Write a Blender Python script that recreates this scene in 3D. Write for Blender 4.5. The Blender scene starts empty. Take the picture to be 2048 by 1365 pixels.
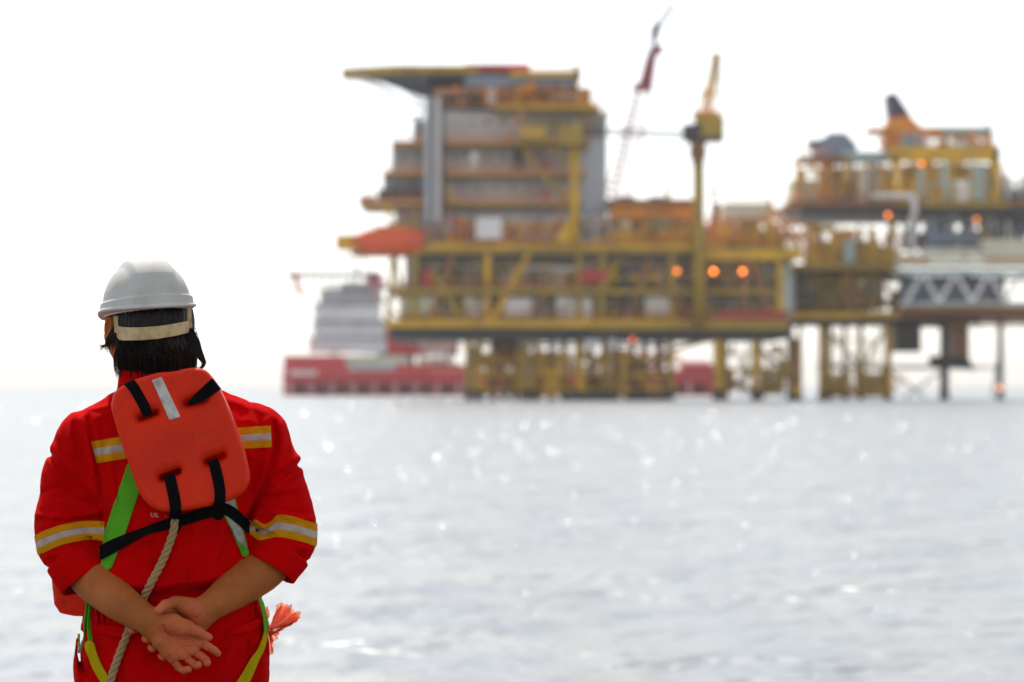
import bpy, math, random
import numpy as np
from mathutils import Vector, Matrix
random.seed(7); rng = np.random.default_rng(7)
sc = bpy.context.scene
# ------------------------------------------------------------------ camera
FPX, CX, HY, D0, CAMZ = 5689.0, 1024.0, 772.0, 6.39, 2.0     # focal length in photo pixels, horizon row, distance and height in metres
cam = bpy.data.cameras.new('camera'); cam_o = bpy.data.objects.new('camera', cam)
sc.collection.objects.link(cam_o); sc.camera = cam_o
cam.sensor_width = 36; cam.lens = FPX/2048*36
cam.shift_y = (HY-682.5)/2048
cam.clip_start = 0.1; cam.clip_end = 20000
cam_o.location = (0, 0, CAMZ); cam_o.rotation_euler = (math.pi/2, 0, 0)
cam.dof.use_dof = True; cam.dof.focus_distance = 6.21; cam.dof.aperture_fstop = 4.0; cam.dof.aperture_blades = 0
# ------------------------------------------------------------------ world, sun, exposure
SUN_EL, SUN_AZ = math.radians(52), math.radians(-15)          # azimuth from +Y, negative to the left
w = bpy.data.worlds.new("World"); sc.world = w; w.use_nodes = True
nt = w.node_tree; nt.nodes.clear()
sky = nt.nodes.new('ShaderNodeTexSky'); sky.sky_type = 'NISHITA'; sky.sun_disc = False
sky.sun_elevation = SUN_EL; sky.sun_rotation = SUN_AZ
sky.air_density = 1.0; sky.dust_density = 1.0; sky.ozone_density = 1.0
hs = nt.nodes.new('ShaderNodeHueSaturation'); hs.inputs['Saturation'].default_value = 0.35
bg = nt.nodes.new('ShaderNodeBackground'); bg.inputs['Strength'].default_value = 0.15
wo = nt.nodes.new('ShaderNodeOutputWorld')
nt.links.new(sky.outputs[0], hs.inputs['Color']); nt.links.new(hs.outputs[0], bg.inputs[0]); nt.links.new(bg.outputs[0], wo.inputs[0])
sun = bpy.data.lights.new('sun', 'SUN'); sun.energy = 3.6; sun.angle = math.radians(0.6); sun.color = (1, 0.95, 0.86)
sun_o = bpy.data.objects.new('sun', sun); sc.collection.objects.link(sun_o)
sdir = Vector((math.sin(SUN_AZ)*math.cos(SUN_EL), math.cos(SUN_AZ)*math.cos(SUN_EL), math.sin(SUN_EL)))
sun_o.rotation_euler = sdir.to_track_quat('Z', 'Y').to_euler()
vs = sc.view_settings; vs.view_transform = 'Standard'; vs.look = 'None'; vs.exposure = 0.42; vs.gamma = 1
cy = sc.cycles; cy.use_denoising = True; cy.max_bounces = 6; cy.diffuse_bounces = 3; cy.glossy_bounces = 3
cy.transmission_bounces = 4; cy.transparent_max_bounces = 8; cy.volume_bounces = 0; cy.sample_clamp_indirect = 6; cy.use_adaptive_sampling = False
# ------------------------------------------------------------------ helpers: linking, naming
def link(o, parent=None):
    sc.collection.objects.link(o)
    if parent is not None: o.parent = parent
    return o
def root_of(o):
    while o.parent: o = o.parent
    return o
def thing(name, label, cat, loc, group=None):
    o = link(bpy.data.objects.new(name, None)); o.location = loc; o.empty_display_size = .2
    o['label'] = label; o['category'] = cat
    if group: o['group'] = group
    return o
def mesh_obj(name, V, F, mat, parent=None, smooth=True, mats=None, fmat=None, base=None):
    """V in world metres; children store coordinates relative to their thing's base"""
    V = np.asarray(V, dtype=np.float64)
    off = np.array(root_of(parent).location) if parent is not None else (np.array(base) if base is not None else np.zeros(3))
    me = bpy.data.meshes.new(name)
    if isinstance(F, np.ndarray):
        nf, k = F.shape
        me.vertices.add(len(V)); me.vertices.foreach_set('co', (V-off).astype(np.float32).ravel())
        me.loops.add(nf*k); me.loops.foreach_set('vertex_index', F.astype(np.int32).ravel())
        me.polygons.add(nf); me.polygons.foreach_set('loop_start', np.arange(0, nf*k, k, dtype=np.int32))
        me.update(calc_edges=True)
    else:
        me.from_pydata([tuple(v) for v in (V-off)], [], F); me.update()
    for m in (mats or [mat]): me.materials.append(m)
    if fmat is not None: me.polygons.foreach_set('material_index', np.asarray(fmat, dtype=np.int32))
    me.polygons.foreach_set('use_smooth', [smooth]*len(me.polygons))
    me.validate()
    o = bpy.data.objects.new(name, me); link(o, parent)
    if parent is None: o.location = off
    return o
def tag(o, label=None, cat=None, group=None, kind=None):
    if label: o['label'] = label
    if cat: o['category'] = cat
    if group: o['group'] = group
    if kind: o['kind'] = kind
    return o
# ------------------------------------------------------------------ helpers: materials
def mat(name, col, rough=.6, metal=0, var=.0, vscale=3.0, stain=None, stain_amt=.35, bump=0, bscale=40, sheen=0, sss=0, coat=0, spec=.5, emis=None, estr=0, weave=0, speck=None, spscale=60, spth=.66, spamt=.6):
    m = bpy.data.materials.new(name); m.use_nodes = True; n = m.node_tree; b = n.nodes['Principled BSDF']
    b.inputs['Base Color'].default_value = (*col, 1); b.inputs['Roughness'].default_value = rough; b.inputs['Metallic'].default_value = metal
    b.inputs['Specular IOR Level'].default_value = spec
    b.inputs['Sheen Weight'].default_value = sheen; b.inputs['Sheen Roughness'].default_value = .4
    b.inputs['Coat Weight'].default_value = coat; b.inputs['Coat Roughness'].default_value = .2
    if sss: b.inputs['Subsurface Weight'].default_value = sss; b.inputs['Subsurface Radius'].default_value = (.012, .004, .002); b.inputs['Subsurface Scale'].default_value = .6
    if emis: b.inputs['Emission Color'].default_value = (*emis, 1); b.inputs['Emission Strength'].default_value = estr
    tc = n.nodes.new('ShaderNodeTexCoord')
    if var or stain:
        ns = n.nodes.new('ShaderNodeTexNoise'); ns.inputs['Scale'].default_value = vscale; ns.inputs['Detail'].default_value = 5
        n.links.new(tc.outputs['Object'], ns.inputs['Vector'])
        mx = n.nodes.new('ShaderNodeMix'); mx.data_type = 'RGBA'
        c2 = stain if stain else tuple(min(1, c*(1-var)) for c in col)
        rm = n.nodes.new('ShaderNodeMapRange'); rm.inputs[1].default_value = .42; rm.inputs[2].default_value = .72
        rm.inputs[3].default_value = 0; rm.inputs[4].default_value = stain_amt if stain else 1
        n.links.new(ns.outputs[0], rm.inputs[0]); n.links.new(rm.outputs[0], mx.inputs[0])
        mx.inputs[6].default_value = (*col, 1); mx.inputs[7].default_value = (*c2, 1)
        n.links.new(mx.outputs[2], b.inputs['Base Color'])
    if speck:      # scuffs and grime with a shape of their own
        n2 = n.nodes.new('ShaderNodeTexNoise'); n2.inputs['Scale'].default_value = spscale; n2.inputs['Detail'].default_value = 8; n2.inputs['Roughness'].default_value = .7
        n.links.new(tc.outputs['Object'], n2.inputs['Vector']); r2 = n.nodes.new('ShaderNodeMapRange'); r2.inputs[1].default_value = spth; r2.inputs[2].default_value = spth+.06; r2.inputs[4].default_value = spamt
        n.links.new(n2.outputs[0], r2.inputs[0]); m2 = n.nodes.new('ShaderNodeMix'); m2.data_type = 'RGBA'; n.links.new(r2.outputs[0], m2.inputs[0])
        if b.inputs['Base Color'].links: n.links.new(b.inputs['Base Color'].links[0].from_socket, m2.inputs[6])
        else: m2.inputs[6].default_value = (*col, 1)
        m2.inputs[7].default_value = (*speck, 1); n.links.new(m2.outputs[2], b.inputs['Base Color'])
    if bump or weave:
        bp = n.nodes.new('ShaderNodeBump'); bp.inputs['Strength'].default_value = bump or .2; bp.inputs['Distance'].default_value = .002
        nb = n.nodes.new('ShaderNodeTexNoise'); nb.inputs['Scale'].default_value = bscale; nb.inputs['Detail'].default_value = 6
        n.links.new(tc.outputs['Object'], nb.inputs['Vector']); src = nb.outputs[0]
        if weave:
            wv = n.nodes.new('ShaderNodeTexWave'); wv.wave_type = 'BANDS'; wv.bands_direction = 'DIAGONAL'; wv.inputs['Scale'].default_value = weave
            n.links.new(tc.outputs['Object'], wv.inputs['Vector'])
            ad = n.nodes.new('ShaderNodeMath'); ad.operation = 'MULTIPLY_ADD'; ad.inputs[1].default_value = .25
            n.links.new(wv.outputs['Fac'], ad.inputs[0]); n.links.new(src, ad.inputs[2]); src = ad.outputs[0]
        n.links.new(src, bp.inputs['Height']); n.links.new(bp.outputs[0], b.inputs['Normal'])
    return m
# ------------------------------------------------------------------ helpers: photo pixel <-> metres
def W(px, py, y):
    d = D0+y
    return np.array([(px-CX)*d/FPX, d, CAMZ-(py-HY)*d/FPX])
def Q(px, py, d): return Vector(((px-CX)*d/FPX, d, CAMZ-(py-HY)*d/FPX))
def PX(x, y, z): return CX+x*FPX/y, HY-(z-CAMZ)*FPX/y
# ------------------------------------------------------------------ helpers: distance fields
f32 = np.float32
def cap(a, b, ra, rb=None):
    a = np.asarray(a, f32); b = np.asarray(b, f32); rb = ra if rb is None else rb
    ba = b-a; L = max(float(ba@ba), 1e-12)
    def f(x, y, z):
        h = ((x-a[0])*ba[0]+(y-a[1])*ba[1]+(z-a[2])*ba[2])/L; h = np.clip(h, 0, 1)
        return np.sqrt((x-a[0]-h*ba[0])**2+(y-a[1]-h*ba[1])**2+(z-a[2]-h*ba[2])**2)-(ra+(rb-ra)*h)
    return f
def chain(pts, rad, k=.004):
    fs = [cap(pts[i], pts[i+1], rad[i], rad[i+1]) for i in range(len(pts)-1)]
    def f(x, y, z):
        d = fs[0](x, y, z)
        for g in fs[1:]: d = smin(d, g(x, y, z), k)
        return d
    return f
def smin(a, b, k):
    if k <= 0: return np.minimum(a, b)
    h = np.maximum(k-np.abs(a-b), 0)/k
    return np.minimum(a, b)-h*h*k*.25
def smax(a, b, k): return -smin(-a, -b, k)
def ell(c, r, R=None):
    c = np.asarray(c, f32); r = np.asarray(r, f32); R = None if R is None else np.asarray(R, f32)
    def f(x, y, z):
        x = x-c[0]; y = y-c[1]; z = z-c[2]
        if R is not None: x, y, z = R[0,0]*x+R[1,0]*y+R[2,0]*z, R[0,1]*x+R[1,1]*y+R[2,1]*z, R[0,2]*x+R[1,2]*y+R[2,2]*z
        k0 = np.sqrt((x/r[0])**2+(y/r[1])**2+(z/r[2])**2)+1e-9
        k1 = np.sqrt((x/r[0]**2)**2+(y/r[1]**2)**2+(z/r[2]**2)**2)+1e-9
        return k0*(k0-1)/k1
    return f
def loft(rows, n=2.4):
    """rows: (z, cx, cy, a, b) body sections"""
    R = np.array(sorted(rows), f32)
    zs = R[:, 0]; mid = np.linspace(zs[0], zs[-1], 160)
    def sm(col):
        v = np.interp(mid, zs, R[:, col]); ker = np.ones(9)/9
        return np.convolve(np.pad(v, 4, 'edge'), ker, 'valid')
    cols = [sm(i) for i in (1, 2, 3, 4)]
    def f(x, y, z):
        cx, cy_, a, b = (np.interp(z, mid, c).astype(f32) for c in cols)
        u = np.abs(x-cx)/a; v = np.abs(y-cy_)/b
        q = (u**n+v**n+1e-12)**(1/n)
        d = (q-1)*np.minimum(a, b)*.95
        return smax(d, np.maximum(z-zs[-1], zs[0]-z), .03)
    return f
def poly_d(px, py, pts, closed=False):
    d = np.full(px.shape, 1e9, f32); n = len(pts)
    for i in range(n if closed else n-1):
        ax, ay = pts[i]; bx, by = pts[(i+1) % n]
        ex, ey = bx-ax, by-ay; t = np.clip(((px-ax)*ex+(py-ay)*ey)/(ex*ex+ey*ey+1e-9), 0, 1)
        d = np.minimum(d, (px-ax-t*ex)**2+(py-ay-t*ey)**2)
    d = np.sqrt(d)
    if closed:
        ins = np.zeros(px.shape, bool)
        for i in range(n):
            ax, ay = pts[i]; bx, by = pts[(i+1) % n]
            c = ((ay > py) != (by > py)) & (px < (bx-ax)*(py-ay)/(by-ay+1e-12)+ax)
            ins ^= c
        d = np.where(ins, -d, d)
    return d
def spl(pts, n=8):
    """Catmull-Rom through points"""
    P = np.array(pts, float); P = np.vstack([2*P[0]-P[1], P, 2*P[-1]-P[-2]]); out = []
    for i in range(1, len(P)-2):
        for t in np.linspace(0, 1, n, endpoint=False):
            out.append(.5*((2*P[i])+(-P[i-1]+P[i+1])*t+(2*P[i-1]-5*P[i]+4*P[i+1]-P[i+2])*t*t+(-P[i-1]+3*P[i]-3*P[i+1]+P[i+2])*t**3))
    out.append(P[-2]); return np.array(out)
def vnoise(x, y, z, s, seed=0):
    x, y, z = x*s+seed*7.31, y*s+seed*3.17, z*s+seed*1.73
    xi, yi, zi = np.floor(x), np.floor(y), np.floor(z); xf, yf, zf = x-xi, y-yi, z-zi
    xf = xf*xf*(3-2*xf); yf = yf*yf*(3-2*yf); zf = zf*zf*(3-2*zf)
    def h(a, b, c):
        v = np.sin(a*12.9898+b*78.233+c*37.719)*43758.5453; return v-np.floor(v)
    r = 0
    for i in (0, 1):
        for j in (0, 1):
            for k in (0, 1):
                r = r+h(xi+i, yi+j, zi+k)*(xf if i else 1-xf)*(yf if j else 1-yf)*(zf if k else 1-zf)
    return (r*2-1).astype(f32)
def field(f, lo, hi, h, B=6, margin=1.6):
    lo = np.asarray(lo, float); n = (np.ceil((np.asarray(hi)-lo)/h/B).astype(int))*B
    nb = n//B
    bx = [lo[i]+(np.arange(nb[i])*B+(B-1)/2)*h for i in range(3)]
    g = np.meshgrid(*bx, indexing='ij'); c = f(*[a.ravel().astype(f32) for a in g]).reshape(g[0].shape)
    act = np.abs(c) < B*h*.87*margin
    D = np.repeat(np.repeat(np.repeat(c, B, 0), B, 1), B, 2).astype(f32)
    ids = np.argwhere(act); o = np.stack(np.meshgrid(*[np.arange(B)]*3, indexing='ij'), -1).reshape(-1, 3)
    for s in range(0, len(ids), 3000):
        I = (ids[s:s+3000, None, :]*B+o[None]).reshape(-1, 3)
        P = (lo+I*h).astype(f32)
        D[I[:, 0], I[:, 1], I[:, 2]] = f(P[:, 0], P[:, 1], P[:, 2])
    return D, lo, h
def nets(D, lo, h, iso=0.0):
    D = D-f32(iso); S = D < 0
    nx, ny, nz = D.shape
    cnt = np.zeros((nx-1, ny-1, nz-1), np.int8)
    cs = [(i, j, k) for i in (0, 1) for j in (0, 1) for k in (0, 1)]
    for i, j, k in cs: cnt += S[i:nx-1+i, j:ny-1+j, k:nz-1+k]
    A = np.argwhere((cnt > 0) & (cnt < 8)); idx = np.full(cnt.shape, -1, np.int32)
    idx[A[:, 0], A[:, 1], A[:, 2]] = np.arange(len(A))
    vals = np.stack([D[A[:, 0]+i, A[:, 1]+j, A[:, 2]+k] for i, j, k in cs], 1)
    acc = np.zeros((len(A), 3)); num = np.zeros(len(A))
    for a in range(8):
        for b in range(a+1, 8):
            if sum(abs(cs[a][q]-cs[b][q]) for q in range(3)) != 1: continue
            va, vb = vals[:, a], vals[:, b]; m = (va < 0) != (vb < 0)
            t = np.where(m, va/np.where(va == vb, 1, va-vb), 0)
            p = np.array(cs[a])[None]+t[:, None]*(np.array(cs[b])-np.array(cs[a]))[None]
            acc += np.where(m[:, None], p, 0); num += m
    V = lo+(A+acc/num[:, None])*h
    F = []
    for ax in range(3):
        u, v = [(1, 2), (2, 0), (0, 1)][ax]
        s0 = [slice(1, -1)]*3; s1 = [slice(1, -1)]*3; s0[ax] = slice(0, -1); s1[ax] = slice(1, None)
        a, b = S[tuple(s0)], S[tuple(s1)]
        for sign in (0, 1):
            E = np.argwhere((a & ~b) if sign == 0 else (~a & b)); off = np.ones(3, int); off[ax] = 0; E = E+off
            def cell(du, dv):
                e = E.copy(); e[:, u] += du; e[:, v] += dv; return idx[e[:, 0], e[:, 1], e[:, 2]]
            q = [cell(-1, -1), cell(0, -1), cell(0, 0), cell(-1, 0)]
            if sign: q = q[::-1]
            F.append(np.stack(q, 1))
    F = np.concatenate(F); F = F[(F >= 0).all(1)]
    return V, F
def relax(V, F, it=1, lam=.5):
    E = np.concatenate([F[:, [i, (i+1) % F.shape[1]]] for i in range(F.shape[1])]); E = np.unique(np.sort(E, 1), axis=0)
    for _ in range(it):
        s = np.zeros_like(V); c = np.zeros(len(V))
        for a, b in ((0, 1), (1, 0)):
            for q in range(3): s[:, q] += np.bincount(E[:, a], V[E[:, b], q], len(V))
            c += np.bincount(E[:, a], minlength=len(V))
        V = V+lam*(s/np.maximum(c, 1)[:, None]-V)
    return V
def tris(F): return F if F.shape[1] == 3 else np.concatenate([F[:, [0, 1, 2]], F[:, [0, 2, 3]]])
def clip(V, T, s):
    """keep the part of a triangle mesh where the per-vertex scalar s < 0"""
    ins = s[T] < 0; n = ins.sum(1); keep = T[n == 3]; newT = []; keys = []; 
    m1 = T[n == 1]; i1 = ins[n == 1]; m2 = T[n == 2]; i2 = ins[n == 2]
    r1 = np.argmax(i1, 1); a = m1[np.arange(len(m1)), r1]; b = m1[np.arange(len(m1)), (r1+1) % 3]; c = m1[np.arange(len(m1)), (r1+2) % 3]
    r2 = np.argmin(i2, 1); o = m2[np.arange(len(m2)), r2]; p = m2[np.arange(len(m2)), (r2+1) % 3]; q = m2[np.arange(len(m2)), (r2+2) % 3]
    E = np.concatenate([np.stack([a, b], 1), np.stack([a, c], 1), np.stack([p, o], 1), np.stack([q, o], 1)])
    Es = np.sort(E, 1); U, inv = np.unique(Es, axis=0, return_inverse=True); inv = inv.ravel()
    t = s[U[:, 0]]/(s[U[:, 0]]-s[U[:, 1]]+1e-12); NV = V[U[:, 0]]+np.clip(t, 0, 1)[:, None]*(V[U[:, 1]]-V[U[:, 0]])
    inv = inv+len(V); k1, k2 = len(m1), len(m2)
    ab, ac, po, qo = inv[:k1], inv[k1:2*k1], inv[2*k1:2*k1+k2], inv[2*k1+k2:]
    T2 = np.concatenate([keep, np.stack([a, ab, ac], 1), np.stack([po, p, q], 1), np.stack([po, q, qo], 1)])
    V2 = np.concatenate([V, NV]); used = np.unique(T2); mp = np.full(len(V2), -1); mp[used] = np.arange(len(used))
    return V2[used], mp[T2]
def solid(o, t, off=-1, bevel=0):
    m = o.modifiers.new('thickness', 'SOLIDIFY'); m.thickness = t; m.offset = off
    return o
class MB:
    """collects boxes, bars and lathes; build() links them as ONE mesh"""
    def __init__(s): s.V = []; s.F = []
    def add(s, V, F):
        n = len(s.V); s.V += [tuple(v) for v in V]; s.F += [tuple(i+n for i in f) for f in F]; return s
    def hexa(s, p):  # 8 points: 4 front, 4 back
        return s.add(p, [(0, 1, 2, 3), (7, 6, 5, 4), (0, 4, 5, 1), (1, 5, 6, 2), (2, 6, 7, 3), (3, 7, 4, 0)])
    def box(s, a, b):
        x0, y0, z0 = a; x1, y1, z1 = b
        return s.hexa([(x0, y0, z0), (x1, y0, z0), (x1, y0, z1), (x0, y0, z1), (x0, y1, z0), (x1, y1, z0), (x1, y1, z1), (x0, y1, z1)])
    def pbox(s, x0, x1, y0, y1, d, t):  # photo pixels at distance d, thickness t metres going away
        a = Q(x0, y1, d); b = Q(x1, y0, d); return s.box(a, (b.x, d+t, b.z))
    def tube(s, a, b, r, r2=None, n=8):
        a = Vector(a); b = Vector(b); r2 = r if r2 is None else r2
        ax = (b-a).normalized(); u = ax.orthogonal().normalized(); v = ax.cross(u); V = []
        for c, rr in ((a, r), (b, r2)):
            for i in range(n):
                t = 2*math.pi*i/n; V.append(c+u*math.cos(t)*rr+v*math.sin(t)*rr)
        return s.add(V, [(i, (i+1) % n, n+(i+1) % n, n+i) for i in range(n)]+[tuple(range(n))[::-1], tuple(range(n, 2*n))])
    def ptube(s, x0, y0, x1, y1, d, rpx, d2=None, r2=None, n=8):
        d2 = d if d2 is None else d2
        return s.tube(Q(x0, y0, d), Q(x1, y1, d2), rpx*d/FPX, None if r2 is None else r2*d/FPX, n)
    def path(s, P, r, n=8, closed=False, taper=None):
        P = [Vector(p) for p in P]; N = len(P); V = []; u = None
        for i, p in enumerate(P):
            t = (P[min(i+1, N-1)]-P[max(i-1, 0)]).normalized()
            u = (t.orthogonal() if u is None else (u-t*u.dot(t))).normalized(); v = t.cross(u)
            rr = r if taper is None else r*taper(i/(N-1))
            for k in range(n):
                a = 2*math.pi*k/n; V.append(p+u*math.cos(a)*rr+v*math.sin(a)*rr)
        F = [(i*n+k, i*n+(k+1) % n, (i+1)*n+(k+1) % n, (i+1)*n+k) for i in range(N-1) for k in range(n)]
        F += [tuple(range(n))[::-1], tuple(range((N-1)*n, N*n))]
        return s.add(V, F)
    def ball(s, c, r, n=10, sq=(1, 1, 1)):
        V = [(c[0], c[1], c[2]+r*sq[2])]; F = []
        for i in range(1, n//2):
            a = math.pi*i/(n//2)
            for k in range(n): t = 2*math.pi*k/n; V.append((c[0]+r*sq[0]*math.sin(a)*math.cos(t), c[1]+r*sq[1]*math.sin(a)*math.sin(t), c[2]+r*sq[2]*math.cos(a)))
        V.append((c[0], c[1], c[2]-r*sq[2])); m = len(V)-1
        for k in range(n): F.append((0, 1+k, 1+(k+1) % n))
        for i in range(n//2-2):
            for k in range(n): F.append((1+i*n+k, 1+(i+1)*n+k, 1+(i+1)*n+(k+1) % n, 1+i*n+(k+1) % n))
        b = 1+(n//2-2)*n
        for k in range(n): F.append((b+k, m, b+(k+1) % n))
        return s.add(V, F)
    def build(s, name, m, parent=None, smooth=False, base=None, label=None):
        o = mesh_obj(name, s.V, s.F, m, parent, smooth, base=base)
        if label: o['label'] = label
        return o
# ================================================================== SEA
def water_mat():
    m = bpy.data.materials.new('sea_water'); m.use_nodes = True; n = m.node_tree; b = n.nodes['Principled BSDF']
    b.inputs['Base Color'].default_value = (.20, .20, .185, 1); b.inputs['Roughness'].default_value = .34; b.inputs['IOR'].default_value = 1.333
    g = n.nodes.new('ShaderNodeNewGeometry')
    def layer(sx, sy, detail, rot=0):
        mp = n.nodes.new('ShaderNodeMapping'); mp.inputs['Scale'].default_value = (sx, sy, 1); mp.inputs['Rotation'].default_value = (0, 0, rot)
        n.links.new(g.outputs['Position'], mp.inputs['Vector'])
        t = n.nodes.new('ShaderNodeTexNoise'); t.inputs['Scale'].default_value = 1; t.inputs['Detail'].default_value = detail; t.inputs['Roughness'].default_value = .6
        n.links.new(mp.outputs[0], t.inputs['Vector']); return t
    prev = None
    for (sx, sy, det, rot, dist, st) in ((.30, .22, 4, .12, 1.3, .7), (1.3, .9, 3, -.1, .25, .45), (7, 4, 3, .2, .04, .35)):
        t = layer(sx, sy, det, rot); bp = n.nodes.new('ShaderNodeBump'); bp.inputs['Distance'].default_value = dist; bp.inputs['Strength'].default_value = st
        n.links.new(t.outputs[0], bp.inputs['Height'])
        if prev: n.links.new(prev.outputs[0], bp.inputs['Normal'])
        prev = bp
    n.links.new(prev.outputs[0], b.inputs['Normal'])
    # mottling: two base colours mixed in soft patches
    t = layer(.8, .7, 4); mx = n.nodes.new('ShaderNodeMix'); mx.data_type = 'RGBA'
    mx.inputs[6].default_value = (.195, .22, .245, 1); mx.inputs[7].default_value = (.27, .275, .27, 1)
    rm = n.nodes.new('ShaderNodeMapRange'); rm.inputs[1].default_value = .38; rm.inputs[2].default_value = .62
    n.links.new(t.outputs[0], rm.inputs[0]); n.links.new(rm.outputs[0], mx.inputs[0]); n.links.new(mx.outputs[2], b.inputs['Base Color'])
    return m
M_WATER = water_mat()
wat = MB(); ys = [-60, 0, 30, 80, 200, 500, 1200, 3000, 9000]; xs = [-6000, -1500, -400, -100, 0, 100, 400, 1500, 6000]
Vw = [(x, y, 0) for y in ys for x in xs]; nX = len(xs)
Fw = [(j*nX+i, j*nX+i+1, (j+1)*nX+i+1, (j+1)*nX+i) for j in range(len(ys)-1) for i in range(nX-1)]
# small steep wavelets: low water crests standing off the sheet; the sun glints on them
M_CREST = bpy.data.materials.new('wavelet_water'); M_CREST.use_nodes = True
_b = M_CREST.node_tree.nodes['Principled BSDF']; _b.inputs['Base Color'].default_value = (.30, .31, .31, 1); _b.inputs['Roughness'].default_value = .19; _b.inputs['IOR'].default_value = 1.333
fm = [0]*len(Fw)
def crest(x, y, L, tilt, yaw):
    """a short ripple crest, L wide: a curved facet whose near face leans"""
    n = len(Vw); h = L*.35; c, s = math.cos(yaw), math.sin(yaw); run = h/math.tan(tilt)
    for i in range(5):
        u = (i/4-.5); p = max(.05, 1-(2*u)**2)
        for (dy, dz) in ((0, -.002), (run*p*.5, h*p*.56), (run*p, h*p), (run*(p+1.2), -.002)):
            X = u*L; Y = dy; Vw.append((x+X*c-Y*s, y+X*s+Y*c, dz))
    for i in range(4):
        for k in range(3): a = n+i*4+k; Fw.append((a, a+4, a+5, a+1)); fm.append(1)
hx, hy, hz = (sdir+Vector((0, -1, .03))).normalized()      # normal that mirrors the sun to a viewer on the deck
lean = math.acos(hz); tw = math.atan2(hx, -hy)
for i in range(9000):
    py = HY+28+ (600*(random.random()**1.15) if i % 5 else random.gauss(75, 38))
    if py < HY+32: continue
    d = CAMZ*FPX/(py-HY); px = random.uniform(-30, 2080)
    L = random.choice((1.6, 2, 2.4, 3, 3.6, 5))*d/FPX*random.uniform(.6, 1.1)
    g = abs(random.gauss(0, 1))
    crest((px-CX)*d/FPX, d, L, lean*random.uniform(.75, 1.1), tw+random.gauss(0, .3)+math.atan2((px-CX), FPX)*-.5)
wo_ = mesh_obj('water', Vw, Fw, None, mats=[M_WATER, M_CREST], fmat=fm, smooth=False)
tag(wo_, kind='structure')
for i, p in enumerate(wo_.data.polygons): p.use_smooth = p.material_index == 1
# ================================================================== HAZE
hz_ = MB().box((-6500, -100, -1.2), (6500, 9300, 62))
mh = bpy.data.materials.new('haze'); mh.use_nodes = True; nn = mh.node_tree; nn.nodes.clear()
pv = nn.nodes.new('ShaderNodeVolumePrincipled'); pv.inputs['Color'].default_value = (1, .97, .93, 1); pv.inputs['Density'].default_value = .00013; pv.inputs['Anisotropy'].default_value = .2
mo = nn.nodes.new('ShaderNodeOutputMaterial'); nn.links.new(pv.outputs[0], mo.inputs['Volume'])
ho = hz_.build('haze', mh); tag(ho, kind='stuff')
# ================================================================== FAR STRUCTURES
def paint(name, c, st=(.16, .08, .04), sa=.5, r=.55, sc_=.25, metal=0): return mat(name, c, r, metal, stain=st, stain_amt=sa, vscale=sc_)
YEL = paint('yellow_paint', (.84, .46, .008)); OLI = paint('olive_paint', (.46, .29, .02)); ORA = paint('orange_paint', (.85, .28, .02))
BRN = paint('rust_brown', (.36, .15, .05)); GRY = paint('grey_cladding', (.60, .58, .59), sa=.2); LGR = paint('pale_cladding', (.78, .71, .67), sa=.2)
BGR = paint('blue_grey_paint', (.24, .29, .38), sa=.2); DRK = paint('dark_steel_and_shade', (.028, .034, .045), sa=.2); RED = paint('red_paint', (.55, .03, .04), sa=.25)
CRI = paint('crimson_hull', (.78, .045, .06), (.45, .12, .12), .3); CRM = paint('cream_paint', (.72, .70, .52), sa=.2); TEA = paint('pale_teal', (.45, .56, .52), sa=.2)
WHT = paint('white_paint', (.95, .89, .87), sa=.2); GRN = paint('green_paint', (.04, .22, .14)); PUR = paint('soot_steel', (.06, .04, .09), sa=.2); FEN = paint('rubber', (.04, .035, .04))
BLU = paint('blue_paint', (.08, .18, .35)); PIN = paint('salmon_paint', (.80, .32, .16), sa=.3)
def part(parent, name, m, *shapes, label=None):
    """shapes: ('b',x0,x1,y0,y1,dist,thick) | ('t',x0,y0,x1,y1,dist,rpx[,dist2]) | ('g',polygon,dist,thick)"""
    mb = MB()
    for s in shapes:
        if s[0] == 'b': mb.pbox(*s[1:7])
        elif s[0] == 't': mb.ptube(s[1], s[2], s[3], s[4], s[5], s[6], s[7] if len(s) > 7 else None)
        elif s[0] == 'g':
            P, d, t = s[1:4]; a = [Q(x, y, d) for x, y in P]; b = [Vector((p.x, p.y+t, p.z)) for p in a]; n = len(P)
            mb.add(a+b, [tuple(range(n)), tuple(range(2*n-1, n-1, -1))]+[(i, n+i, n+(i+1) % n, (i+1) % n) for i in range(n)])
    return mb.build(name, m, parent, label=label)
def rail(parent, x0, x1, y, d, m=None, t=10, h=13):
    """guard rail standing on a deck edge (photo pixels), two rails and posts, returned along both sides"""
    mb = MB()
    for q in (h, h*.5): mb.ptube(x0, y-q, x1, y-q, d+.2, .7); mb.ptube(x0, y-q, x0, y-q, d+.2, .7) if 0 else None
    n = max(2, int((x1-x0)/14))
    for i in range(n+1): x = x0+(x1-x0)*i/n; mb.ptube(x, y, x, y-h, d+.2, .8)
    return mb.build('railing', m or ORA, parent)
def deck(parent, x0, x1, y0, y1, d, t, m=None, r=True, rm=None):
    part(parent, 'deck', m or YEL, ('b', x0, x1, y0, y1, d, t))
    if r: rail(parent, x0, x1, y0, d, rm)
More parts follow.
